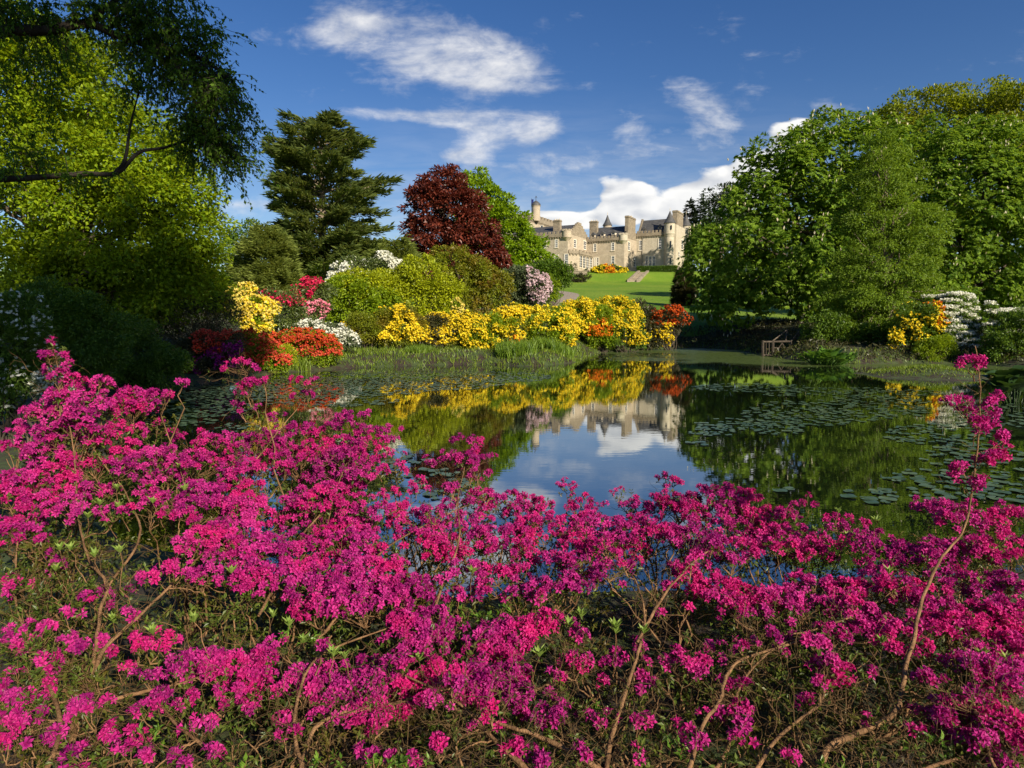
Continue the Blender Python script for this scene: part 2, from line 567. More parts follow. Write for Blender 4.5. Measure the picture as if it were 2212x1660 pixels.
def build_water():
    m, t, out = new_mat('pond_water')
    geo = t.new('ShaderNodeNewGeometry')
    P = geo.outputs['Position']
    sep = t.new('ShaderNodeSeparateXYZ')
    t.l.new(P, sep.inputs[0])
    # floating algae film near the far right shore: a real skin on the water
    n = t.noise(P, .16, 6.0, .62, .8)
    d = t.math('ADD', t.math('MULTIPLY', sep.outputs[1], 1.0), t.math('MULTIPLY', sep.outputs[0], .25))
    reg = t.math('MULTIPLY', t.range(d, 33.0, 44.0), t.range(sep.outputs[0], 3.0, 9.0))
    film = t.range(t.math('ADD', n, t.math('MULTIPLY', reg, .55)), .80, 1.0)
    film = t.math('MULTIPLY', film, t.range(t.noise(P, 3.0, 4.0, .6), .2, .5))
    p = t.new('ShaderNodeBsdfPrincipled')
    p.inputs['Base Color'].default_value = (.006, .009, .005, 1)
    p.inputs['Roughness'].default_value = .012
    p.inputs['IOR'].default_value = 2.2
    w = t.new('ShaderNodeBump')
    w.inputs['Strength'].default_value = .03
    w.inputs['Distance'].default_value = .02
    mp = t.new('ShaderNodeMapping')
    mp.inputs['Scale'].default_value = (.7, 2.0, 1)
    t.l.new(P, mp.inputs[0])
    t.l.new(t.noise(mp.outputs[0], 3.0, 3.0, .5), w.inputs['Height'])
    t.l.new(w.outputs[0], p.inputs['Normal'])
    p2 = t.new('ShaderNodeBsdfPrincipled')
    p2.inputs['Base Color'].default_value = (.085, .125, .03, 1)
    p2.inputs['Roughness'].default_value = .35
    gl = t.new('ShaderNodeBsdfGlossy')
    gl.inputs['Color'].default_value = (.93, .95, .93, 1)
    gl.inputs['Roughness'].default_value = .008
    t.l.new(w.outputs[0], gl.inputs['Normal'])
    m0 = t.new('ShaderNodeMixShader')
    m0.inputs[0].default_value = .34
    t.l.new(p.outputs[0], m0.inputs[1])
    t.l.new(gl.outputs[0], m0.inputs[2])
    mx = t.new('ShaderNodeMixShader')
    t.l.new(t.math('MULTIPLY', film, .72), mx.inputs[0])
    t.l.new(m0.outputs[0], mx.inputs[1])
    t.l.new(p2.outputs[0], mx.inputs[2])
    t.l.new(mx.outputs[0], out.inputs[0])
    # sheet slightly larger than the pond: hidden under the banks
    c = POND.mean(0)
    Q = []
    n = len(POND)
    for i in range(n):
        a, b, d2 = POND[i - 1], POND[i], POND[(i + 1) % n]
        tt = unit((d2 - a)[None])[0]
        nrm = np.array([tt[1], -tt[0]])
        if nrm @ (b - c) < 0:
            nrm = -nrm
        Q.append(b + nrm * .9)
    me = bpy.data.meshes.new('water')
    me.from_pydata([(q[0], q[1], 0.0) for q in Q], [], [tuple(range(n))])
    me.materials.append(m)
    o = link(bpy.data.objects.new('water', me))
    if me.polygons[0].normal.z < 0:
        me.flip_normals()
    structure(o)


build_water()


# ------------------------------------------------------------------ plant building blocks
def leaf_geo(P, D, N, L, W, fold=.18):
    """kite-shaped leaves: base P, axis D, normal N."""
    n = len(P)
    L = np.broadcast_to(np.asarray(L, float), (n,))[:, None]
    W = np.broadcast_to(np.asarray(W, float), (n,))[:, None]
    S = unit(np.cross(D, N))
    N2 = np.cross(S, D)
    mid = P + D * L * .48 + N2 * W * fold
    V = np.stack([P, mid + S * W * .5, P + D * L - N2 * L * .08, mid - S * W * .5], 1).reshape(-1, 3)
    b = np.arange(n)[:, None] * 4
    F = np.concatenate([b + np.array([[0, 1, 2]]), b + np.array([[0, 2, 3]])], 0)
    return V, F


class Bag:
    """collects geometry for ONE mesh."""
    def __init__(s):
        s.V, s.F, s.T, s.c = [], {}, [], 0

    def add(s, V, F, tint=None):
        s.V.append(V)
        F = np.asarray(F)
        s.F.setdefault(F.shape[1], []).append(F + s.c)
        s.T.append(np.full(len(V), .5) if tint is None else tint)
        s.c += len(V)

    def build(s, name, mat, parent=None, smooth=False, local=False):
        if not s.c:
            return None
        F = [np.concatenate(v) for v in s.F.values()]
        return obj_np(name, np.concatenate(s.V), F, mat, parent, np.concatenate(s.T), smooth, local)


def tubes(P, Rr, m=5):
    """P (N,k,3), Rr (N,k)."""
    P = np.asarray(P, float)
    N, k, _ = P.shape
    T = np.empty_like(P)
    T[:, 1:-1] = P[:, 2:] - P[:, :-2]
    T[:, 0] = P[:, 1] - P[:, 0]
    T[:, -1] = P[:, -1] - P[:, -2]
    T = unit(T)
    mean = unit(P[:, -1] - P[:, 0])
    ref = np.where(np.abs(mean[:, 2:3]) > .8, np.array([[1., .13, 0]]), np.array([[.05, .1, 1.]]))
    A = unit(np.cross(T, ref[:, None, :]))
    B = np.cross(T, A)
    ang = np.arange(m) * 2 * math.pi / m
    ring = A[:, :, None, :] * np.cos(ang)[None, None, :, None] + B[:, :, None, :] * np.sin(ang)[None, None, :, None]
    V = (P[:, :, None, :] + ring * np.asarray(Rr)[:, :, None, None]).reshape(-1, 3)
    base = (np.arange(N) * k * m)[:, None, None]
    i = np.arange(k - 1)[None, :, None] * m
    j = np.arange(m)[None, None, :]
    j2 = (j + 1) % m
    F = np.stack([base + i + j, base + i + j2, base + i + m + j2, base + i + m + j], -1).reshape(-1, 4)
    return V, F


def curve(a, b, k=5, sag=0.0, wig=0.0, out=None):
    """bezier-ish path from a to b; rises first, then spreads."""
    a = np.atleast_2d(a)
    b = np.atleast_2d(b)
    t = np.linspace(0, 1, k)[None, :, None]
    d = b - a
    ln = np.linalg.norm(d, axis=1)[:, None, None]
    P = a[:, None] * (1 - t) + b[:, None] * t
    P[..., 2] += sag * ln[..., 0] * np.sin(t[..., 0] * math.pi)
    if wig:
        w = rng.normal(size=(len(a), k, 3)) * wig * ln
        w[:, 0] = 0
        w[:, -1] = 0
        P = P + w
    return P


def polyline(pts, k=4):
    """smooth dense path through a few points (Catmull-Rom)."""
    p = np.asarray(pts, float)
    p = np.vstack([2 * p[0] - p[1], p, 2 * p[-1] - p[-2]])
    out = []
    for i in range(1, len(p) - 2):
        for t in np.linspace(0, 1, k, endpoint=False):
            a, b, c, d = p[i - 1], p[i], p[i + 1], p[i + 2]
            out.append(.5 * ((2 * b) + (c - a) * t + (2 * a - 5 * b + 4 * c - d) * t * t + (3 * b - a - 3 * c + d) * t ** 3))
    out.append(p[-2])
    return np.array(out)


def px_lobes(L, Y, depth=.9):
    """(px,py,rx,ry[,dY]) -> world ellipsoids (centre, radii)."""
    out = []
    for q in L:
        px, py, rx, ry = q[:4]
        y = Y + (q[4] if len(q) > 4 else 0)
        c = at(px, py, y)
        s = y / FPX
        out.append((c, np.array([rx * s, max(rx * .85, (rx + ry) * .5) * s * depth, ry * s])))
    return out


def crown_leaves(lobes, clump, L, W, cover=1.5, droop=.15, spread=.7, flat=.8, shell=.72, inner=.34, maxn=130000, top_bias=0.0, shrink=.3):
    """leaves gathered in clumps over the shells of the lobes -> P, D, N, clump centres."""
    lobes = [(c, np.maximum(r - clump * shrink, r * .45)) for c, r in lobes]
    areas = np.array([4 * math.pi * (((r[0] * r[1]) ** 1.6 + (r[0] * r[2]) ** 1.6 + (r[1] * r[2]) ** 1.6) / 3) ** (1 / 1.6) for _, r in lobes])
    ctr = np.average([c for c, _ in lobes], axis=0, weights=areas)
    C, Rc, Od = [], [], []
    for (c, r), A in zip(lobes, areas):
        n = max(4, int(A / (clump ** 2 * 1.5)))
        d = rdir(n * 2)
        if top_bias:
            d = d[(d[:, 2] > -.5) | (rng.random(len(d)) > top_bias)]
        rad = np.where(rng.random(len(d)) < inner, rng.uniform(.25, .7, len(d)), rng.uniform(shell, 1.02, len(d)))
        p = c + d * r * rad[:, None]
        ok = np.ones(len(p), bool)
        for c2, r2 in lobes:
            if c2 is c:
                continue
            ok &= (((p - c2) / r2) ** 2).sum(1) > .5
        p, d = p[ok][:n], d[ok][:n]
        C.append(p)
        Od.append(unit(d * .7 + unit(p - ctr) * .5))
        Rc.append(clump * rng.uniform(.55, 1.25, len(p)))
    C, Rc, Od = np.concatenate(C), np.concatenate(Rc), np.concatenate(Od)
    C[:, 2] = np.maximum(C[:, 2], .25)
    tot = min(maxn, int(cover * areas.sum() / (L * W * .5)))
    w = Rc ** 2
    idx = rng.choice(len(C), tot, p=w / w.sum())
    d = rdir(tot)
    d = unit(d + Od[idx] * .55 + np.array([0, 0, .25]))
    rad = Rc[idx] * rng.random(tot) ** .45
    P = C[idx] + d * rad[:, None] * np.array([1, 1, flat])
    D = unit(d * .6 + Od[idx] * .5 + rdir(tot) * spread + np.array([0, 0, -droop]))
    N = unit(np.array([0, 0, .7]) + d * .5 + Od[idx] * .35 + rdir(tot) * .55)
    P[:, 2] = np.maximum(P[:, 2], .06)
    return P, D, N, C, Od


def limb_set(base, top, C, n_limb, r0, bag, k=7, start=(.25, .9), tipr=.02, m=6):
    """a tapered trunk with limbs to a sample of the clump centres."""
    base, top = np.asarray(base, float), np.asarray(top, float)
    tr = curve(base[None], top[None], 10, 0, .02)
    rr = r0 * (1 - np.linspace(0, 1, 10) ** .8 * .85)
    rr[0] *= 1.35
    V, F = tubes(tr, rr[None], 10)
    bag.add(V, F)
    n = min(n_limb, len(C))
    if n:
        sel = C[rng.choice(len(C), n, replace=False)]
        f = np.clip((sel[:, 2] - base[2]) / max(.1, top[2] - base[2]) * .75 - rng.uniform(0, .18, n), start[0], start[1])
        a = base + (top - base) * f[:, None]
        P = curve(a, sel, k, .06, .035)
        lr = (r0 * .42 * (1 - f * .6))[:, None] * (1 - np.linspace(0, 1, k)[None] ** .7) + tipr
        V, F = tubes(P, lr, m)
        bag.add(V, F)


def tree(name, label, lobes_px, Y, mat, base_px, clump=1.2, L=.34, W=.22, cover=1.5, trunk_r=.4, limbs=40, bark=None, depth=.9, group=None, extra=None, cat='tree', **kw):
    lobes = px_lobes(lobes_px, Y, depth)
    b = at(base_px, 690, Y)
    gz = float(ground_z(b[0], b[1])[0])
    base = np.array([b[0], b[1], gz])
    o = thing(name, label, cat, base, 0, group)
    P, D, N, C, Od = crown_leaves(lobes, clump, L, W, cover, **kw)
    P[:, 2] = np.maximum(P[:, 2], gz * 0 + .1)
    n = len(P)
    V, F = leaf_geo(P, D, N, L * rng.uniform(.65, 1.25, n), W * rng.uniform(.7, 1.2, n))
    top = max(lobes, key=lambda q: q[0][2] + q[1][2])[0]
    g = Bag()
    limb_set(base - np.array([0, 0, .25]), top, C, limbs, trunk_r, g)
    g.build('trunk', bark or M_BARK, o, True)
    obj_np('crown', V, F, mat, o, np.repeat(rng.random(n), 4))
    if extra:
        extra(o, C, Od, lobes)
    return o


def flowers_on(P, D, size, petals=3):
    """small blossoms: a few crossed kites each."""
    n = len(P)
    g = Bag()
    tn = rng.random(n)
    for q in range(petals):
        d = unit(D * .55 + rdir(n) * .75)
        nn = unit(D + rdir(n) * .4)
        V, F = leaf_geo(P - d * size * .25, d, nn, size * rng.uniform(.75, 1.2, n), size * rng.uniform(.65, 1.0, n), .1)
        g.add(V, F, np.repeat(np.clip(tn + rng.uniform(-.2, .2, n), 0, 1), 4))
    return g


def n3(P, s, ph):
    x, y, z = P[:, 0] * s + ph, P[:, 1] * s + ph * 1.7, P[:, 2] * s - ph
    return (np.sin(x + 1.4 * np.sin(y * .8)) + np.sin(y * 1.2 + 1.3 * np.sin(z * .9)) + np.sin(z * 1.3 + 1.2 * np.sin(x * .9))) / 3


def shrub(name, label, lobes_px, Y, leaf, fl=None, base_px=None, clump=.45, L=.16, W=.08, cover=1.35, group=None, cat='shrub', stems=26, depth=.8, bark=None, **kw):
    """fl: list of (material, cover fraction, blossom size, zone) ; zone(P,Od,u,v)->bool, u,v in -1..1 over the shrub's extent."""
    lobes = px_lobes(lobes_px, Y, depth)
    allc = np.array([c for c, _ in lobes])
    if base_px is None:
        bx, by = allc[:, 0].mean(), allc[:, 1].mean()
    else:
        bx, by = at(base_px, 700, Y)[:2]
    gz = float(ground_z(bx, by)[0])
    base = np.array([bx, by, gz])
    o = thing(name, label, cat, base, 0, group)
    minis = []
    for c, r in lobes:
        for d in rdir(4):
            d[2] = abs(d[2]) * .8 + .1
            minis.append((c + d * r * rng.uniform(.75, 1.1), r * rng.uniform(.22, .42)))
    lobes = lobes + minis
    P, D, N, C, Od = crown_leaves(lobes, clump, L, W, cover, shrink=.05, **kw)
    gg = ground_z(P[:, 0], P[:, 1])
    P[:, 2] = np.maximum(P[:, 2], np.maximum(gg, 0) + .05)
    n = len(P)
    g = Bag()
    ns = min(stems, len(C))
    sel = C[rng.choice(len(C), ns, replace=False)]
    a = base + np.column_stack([rng.uniform(-.3, .3, ns), rng.uniform(-.3, .3, ns), np.full(ns, -.1)])
    h = max(.3, allc[:, 2].mean() - gz)
    V, F = tubes(curve(a, sel, 6, .05, .05), .028 * (h / 2) ** .5 * (1.15 - np.linspace(0, 1, 6)[None]) * rng.uniform(.6, 1.3, (ns, 1)), 5)
    g.add(V, F)
    g.build('branches', bark or M_BARK, o, True)
    V, F = leaf_geo(P, D, N, L * rng.uniform(.6, 1.3, n), W * rng.uniform(.7, 1.25, n))
    obj_np('foliage', V, F, leaf, o, np.repeat(rng.random(n), 4))
    lobes = [(c, np.maximum(r - clump * .05, r * .45)) for c, r in lobes]
    mn = np.min([c - r for c, r in lobes], 0)
    mx = np.max([c + r for c, r in lobes], 0)
    for (fm, frac, size, zone) in (fl or []):
        A = sum(4 * math.pi * r[0] * r[2] for _, r in lobes)
        m = int(frac * A / (size * size * .45))
        i = rng.integers(0, n, m * 4)
        Q = P[i] + D[i] * L * .3
        outw = unit(D[i] * .4 + np.array([0, -.25, .6]))
        u = (Q[:, 0] - mn[0]) / (mx[0] - mn[0]) * 2 - 1
        v = (Q[:, 2] - mn[2]) / (mx[2] - mn[2]) * 2 - 1
        k = np.ones(len(Q), bool)
        if zone is not None:
            k &= zone(Q, outw, u, v)
        # outer shell only
        rr = np.min([(((Q - c) / r) ** 2).sum(1) for c, r in lobes], 0)
        k &= rr > .45
        k &= n3(Q, 5.5 * .12 / size, 4.0) + rng.normal(size=len(Q)) * .12 > -.20
        Q, outw = Q[k][:m], outw[k][:m]
        if len(Q) < 3:
            continue
        Q = Q + outw * size * .4
        flowers_on(Q, outw, size).build('flowers', fm, o)
    return o


# ------------------------------------------------------------------ castle
TH = R(28)
EX = np.array([math.cos(TH), -math.sin(TH), 0])
EY = np.array([math.sin(TH), math.cos(TH), 0])


def zpx(zx, zy):
    return 1080 + zx * .21488, 388.8 + zy * .21488


CO = at(*zpx(680, 905), 180.0)
CO[2] = 15.6


def hity(zx, zy, y0):
    d = ray(*zpx(zx, zy))
    o = np.array([0, 0, CAMZ]) - CO
    t = (y0 - o @ EY) / (d @ EY)
    p = o + d * t
    return p @ EX, p[2]


def hitx(zx, zy, x0):
    d = ray(*zpx(zx, zy))
    o = np.array([0, 0, CAMZ]) - CO
    t = (x0 - o @ EX) / (d @ EX)
    p = o + d * t
    return p @ EY, p[2]


def box(bag, x0, x1, y0, y1, z0, z1):
    V = np.array([[x, y, z] for z in (z0, z1) for y in (y0, y1) for x in (x0, x1)], float)
    F = np.array([[0, 2, 3, 1], [4, 5, 7, 6], [0, 1, 5, 4], [2, 6, 7, 3], [0, 4, 6, 2], [1, 3, 7, 5]])
    bag.add(V, F)


def lathe(bag, cx, cy, prof, m=20):
    prof = np.asarray(prof, float)
    k = len(prof)
    a = np.arange(m) * 2 * math.pi / m
    V = np.stack([cx + prof[:, 0][:, None] * np.cos(a)[None], cy + prof[:, 0][:, None] * np.sin(a)[None], np.repeat(prof[:, 1][:, None], m, 1)], -1).reshape(-1, 3)
    i = np.arange(k - 1)[:, None] * m
    j = np.arange(m)[None]
    F = np.stack([i + j, i + (j + 1) % m, i + m + (j + 1) % m, i + m + j], -1).reshape(-1, 4)
    bag.add(V, F)


def stone_mat(name, a, b, c):
    m, t, out = new_mat(name)
    tc = t.new('ShaderNodeTexCoord')
    ob = tc.outputs['Object']
    br = t.new('ShaderNodeTexBrick')
    mp = t.new('ShaderNodeMapping')
    mp.inputs['Rotation'].default_value = (R(90), 0, 0)
    sp = t.new('ShaderNodeSeparateXYZ')
    t.l.new(ob, sp.inputs[0])
    t.l.new(t.comb(t.math('ADD', sp.outputs[0], sp.outputs[1]), sp.outputs[2], 0.0), br.inputs['Vector'])
    br.inputs['Scale'].default_value = 1.0
    br.inputs['Brick Width'].default_value = .95
    br.inputs['Row Height'].default_value = .36
    br.inputs['Mortar Size'].default_value = .02
    br.inputs['Color1'].default_value = (*a, 1)
    br.inputs['Color2'].default_value = (*b, 1)
    br.inputs['Mortar'].default_value = (*c, 1)
    n = t.noise(ob, .7, 6.0, .65)
    st = t.new('ShaderNodeMapping')
    st.inputs['Scale'].default_value = (1.2, 1.2, .12)
    t.l.new(ob, st.inputs[0])
    n2 = t.noise(st.outputs[0], 1.5, 5.0, .6)
    col = t.mix(t.math('MULTIPLY', t.range(n, .42, .72), .5), br.outputs[0], c)
    col = t.mix(t.math('MULTIPLY', t.range(n2, .52, .75), .4), col, tuple(q * .55 for q in c))
    p = t.new('ShaderNodeBsdfPrincipled')
    t.l.new(col, p.inputs['Base Color'])
    p.inputs['Roughness'].default_value = .9
    p.inputs['Specular IOR Level'].default_value = .15
    b_ = t.new('ShaderNodeBump')
    b_.inputs['Strength'].default_value = .6
    b_.inputs['Distance'].default_value = .06
    t.l.new(t.math('ADD', br.outputs['Fac'], t.math('MULTIPLY', n, -1.5)), b_.inputs['Height'])
    b_.invert = True
    t.l.new(b_.outputs[0], p.inputs['Normal'])
    t.l.new(p.outputs[0], out.inputs[0])
    return m


M_STONE = stone_mat('warm_sandstone', (.49, .415, .31), (.42, .35, .26), (.30, .25, .19))
M_STONE2 = stone_mat('pale_sandstone', (.54, .485, .38), (.47, .415, .32), (.36, .315, .24))
M_DARKST = stone_mat('weathered_sandstone', (.33, .275, .2), (.25, .205, .15), (.16, .135, .10))
M_TRIM = solid_mat('dressed_stone', (.58, .50, .38), (.70, .62, .49), 1.2, .85, .15)
M_SLATE = solid_mat('slate', (.045, .047, .05), (.095, .092, .088), 1.1, .6, .35, .4, 6.0, (1, 1, 3))
M_WFRAME = solid_mat('white_paint', (.74, .73, .70), (.82, .81, .78), 2.0, .5, .3)
M_GLASS = solid_mat('window_glass', (.012, .014, .016), (.03, .034, .04), .7, .08, .6)
M_IRON = solid_mat('iron', (.03, .03, .032), (.06, .06, .062), 3, .5, .4)
M_FLAG = solid_mat('blue_flag', (.02, .03, .16), (.03, .05, .24), 2, .8, .1)


def crenel_run(bag, a, b, z0, z1, th, n, inward):
    """parapet from a to b (local xy), merlons on top, corbels beneath; th thickness towards inward."""
    a, b, inward = np.array(a, float), np.array(b, float), np.array(inward, float)
    d = b - a
    ln = np.linalg.norm(d)
    e = d / ln
    out = -inward

    def slab(s0, s1, o0, o1, zz0, zz1):
        q = [a + e * s + out * o for s, o in ((s0, o0), (s1, o0), (s1, o1), (s0, o1))]
        V = np.array([[p[0], p[1], z] for z in (zz0, zz1) for p in q])
        bag.add(V, np.array([[0, 1, 2, 3][::-1], [4, 5, 6, 7], [0, 1, 5, 4], [1, 2, 6, 5], [2, 3, 7, 6], [3, 0, 4, 7]]))
    h = z1 - z0
    slab(0, ln, -th + .3, .3, z0, z0 + h * .55)
    slab(0, ln, -.05, .36, z0 - .16, z0 - .002)
    st = ln / n
    for i in range(n):
        slab(i * st + st * .1, i * st + st * .64, -th + .31, .29, z0 + h * .55 + .002, z1)
    nc = max(3, int(ln / .75))
    for i in range(nc):
        s = (i + .5) * ln / nc
        slab(s - .17, s + .17, .002, .27, z0 - .52, z0 - .163)


CASTLE = thing('castle', 'pale sandstone turreted castle with slate roofs above the lawn', 'castle', CO, -TH)


def cpart(bag, name, mat, parent=None, smooth=False):
    return bag.build(name, mat, parent or CASTLE, smooth, True)


def window_front(zx0, zx1, zy0, zy1, y0, cols=2, rows=4, face='y'):
    """sash window with pale surround on a front (y = y0) or right (x = y0) wall."""
    h = hity if face == 'y' else hitx
    a0, z1 = h(zx0, (zy0), y0)
    a1, z1b = h(zx1, zy0, y0)
    _, z0 = h((zx0 + zx1) / 2, zy1, y0)
    _, z1 = h((zx0 + zx1) / 2, zy0, y0)
    if a1 < a0:
        a0, a1 = a1, a0
    if a1 - a0 < .75:
        mid = (a0 + a1) / 2
        a0, a1 = mid - .38, mid + .38

    def bx(bag, p0, p1, o0, o1, zz0, zz1):
        # o: distance proud of the wall
        if face == 'y':
            box(bag, p0, p1, y0 - o1, y0 - o0, zz0, zz1)
        else:
            box(bag, y0 + o0, y0 + o1, p0, p1, zz0, zz1)
    s = Bag()
    w = .17
    bx(s, a0 - w, a0, .0, .09, z0 - .05, z1 + w)
    bx(s, a1, a1 + w, .0, .09, z0 - .05, z1 + w)
    bx(s, a0 + .001, a1 - .001, .0, .088, z1, z1 + w)
    bx(s, a0 - w - .05, a1 + w + .05, .0, .16, z0 - .22, z0 - .052)
    o = cpart(s, 'window', M_TRIM)
    f = Bag()
    fw = .09
    bx(f, a0 + .002, a0 + fw, .022, .065, z0, z1 - .002)
    bx(f, a1 - fw, a1 - .002, .022, .065, z0, z1 - .002)
    bx(f, a0 + fw, a1 - fw, .022, .063, z1 - fw - .002, z1 - .003)
    bx(f, a0 + fw, a1 - fw, .022, .063, z0, z0 + fw)
    for i in range(1, cols):
        c = a0 + (a1 - a0) * i / cols
        bx(f, c - .03, c + .03, .022, .05, z0 + fw, z1 - fw - .002)
    for j in range(1, rows):
        z = z0 + (z1 - z0) * j / rows
        t = .055 if j * 2 == rows else .028
        bx(f, a0 + fw, a1 - fw, .022, .056, z - t, z + t)
    cpart(f, 'frame', M_WFRAME, o)
    g = Bag()
    bx(g, a0 + .01, a1 - .01, .004, .018, z0 + .01, z1 - .01)
    cpart(g, 'pane', M_GLASS, o)
    return o


def chimney(x0, x1, y0, y1, z0, z1):
    b = Bag()
    box(b, x0, x1, y0, y1, z0, z1 - .5)
    box(b, x0 - .12, x1 + .12, y0 - .12, y1 + .12, z1 - .5, z1 - .25)
    box(b, x0 - .02, x1 + .02, y0 - .02, y1 + .02, z1 - .248, z1)
    n = 3
    o = cpart(b, 'chimney', M_DARKST)
    for i in range(n):
        p = Bag()
        cx = x0 + (x1 - x0) * (i + .5) / n
        lathe(p, cx, (y0 + y1) / 2, [(.0, z1 - .01), (.17, z1), (.13, z1 + .35), (.16, z1 + .38), (.0, z1 + .38)], 8)
        cpart(p, 'chimney_pot', M_TRIM, o)
    return o


def gable_roof(x0, x1, y0, y1, z0, zr, axis='x', over=.0):
    """slate roof with ridge along axis; slab thickness .15 and closed ends."""
    b = Bag()
    if axis == 'x':
        ym = (y0 + y1) / 2
        V = np.array([[x0, y0, z0], [x1, y0, z0], [x1, y1, z0], [x0, y1, z0], [x0, ym, zr], [x1, ym, zr]])
    else:
        xm = (x0 + x1) / 2
        V = np.array([[x0, y0, z0], [x0, y1, z0], [x1, y1, z0], [x1, y0, z0], [xm, y0, zr], [xm, y1, zr]])
    b.add(V, np.array([[0, 1, 5, 4], [2, 3, 4, 5], [0, 3, 2, 1]]))
    b.add(V, np.array([[0, 4, 3], [1, 2, 5]]))
    return cpart(b, 'roof', M_SLATE)


def stepped_gable(x, y0, y1, z0, zt, th=.5, steps=6):
    """crow-stepped gable wall facing right (plane x = const)."""
    b = Bag()
    ym = (y0 + y1) / 2
    hw = (y1 - y0) / 2
    for i in range(steps):
        f = 1 - (i + .6) / (steps + .6)
        box(b, x - th, x, ym - hw * f - .15, ym + hw * f + .15, z0 + (zt - z0) * i / steps, z0 + (zt - z0) * (i + 1) / steps - .002)
    return cpart(b, 'gable', M_DARKST)


def dormer(x, y, z, w=1.1, h=1.3, d=2.4):
    b = Bag()
    box(b, x - w / 2, x + w / 2, y, y + d, z, z + h * .55)
    o = cpart(b, 'dormer', M_TRIM)
    r = Bag()
    V = np.array([[x - w * .65, y - .12, z + h * .5], [x + w * .65, y - .12, z + h * .5], [x, y - .12, z + h * 1.15], [x - w * .65, y + d, z + h * .5], [x + w * .65, y + d, z + h * .5], [x, y + d, z + h * 1.15]])
    r.add(V, np.array([[0, 2, 5, 3], [1, 4, 5, 2], [0, 3, 4, 1]]))
    r.add(V, np.array([[0, 1, 2], [3, 5, 4]]))
    cpart(r, 'dormer_roof', M_SLATE, o)
    g = Bag()
    box(g, x - w * .34, x + w * .34, y - .03, y - .004, z + .12, z + h * .46)
    cpart(g, 'pane', M_GLASS, o)
    return o


def round_turret(x, y, r, z_low, z_corb, z_eave, z_tip, r_low=None, mat=None, stone_cap=False, battlement=False):
    b = Bag()
    if r_low:
        prof = [(0, z_low), (r_low, z_low), (r_low, z_corb - .9), (r_low + .12, z_corb - .6), (r_low + .12, z_corb - .45), (r + .1, z_corb), (r + .1, z_corb + .2), (r, z_corb + .22), (r, z_eave), (0, z_eave)]
    else:
        prof = [(.05, z_corb - r * 1.3), (r * .45, z_corb - r * .8), (r * .8, z_corb - r * .3), (r + .1, z_corb), (r + .1, z_corb + .2), (r, z_corb + .22), (r, z_eave), (0, z_eave)]
    lathe(b, x, y, prof, 22)
    if battlement:
        for i in range(8):
            a = i * math.pi / 4 + .2
            cx, cy_ = x + (r - .16) * math.cos(a), y + (r - .16) * math.sin(a)
            box(b, cx - .24, cx + .24, cy_ - .24, cy_ + .24, z_eave + .002, z_eave + .5)
    o = cpart(b, 'turret', mat or M_STONE2)
    if not battlement:
        c = Bag()
        h = z_tip - z_eave
        lathe(c, x, y, [(0, z_eave + .004), (r + .22, z_eave + .005), (r + .22, z_eave + .1), (r * .72, z_eave + h * .32), (r * .36, z_eave + h * .66), (.05, z_tip), (0, z_tip)], 22)
        cpart(c, 'turret_roof', M_SLATE, o)
        f = Bag()
        lathe(f, x, y, [(0, z_tip - .1), (.08, z_tip - .1), (.05, z_tip + .25), (.13, z_tip + .4), (.05, z_tip + .5), (.03, z_tip + .9), (0, z_tip + .95)], 8)
        cpart(f, 'finial', M_TRIM, o)
    return o


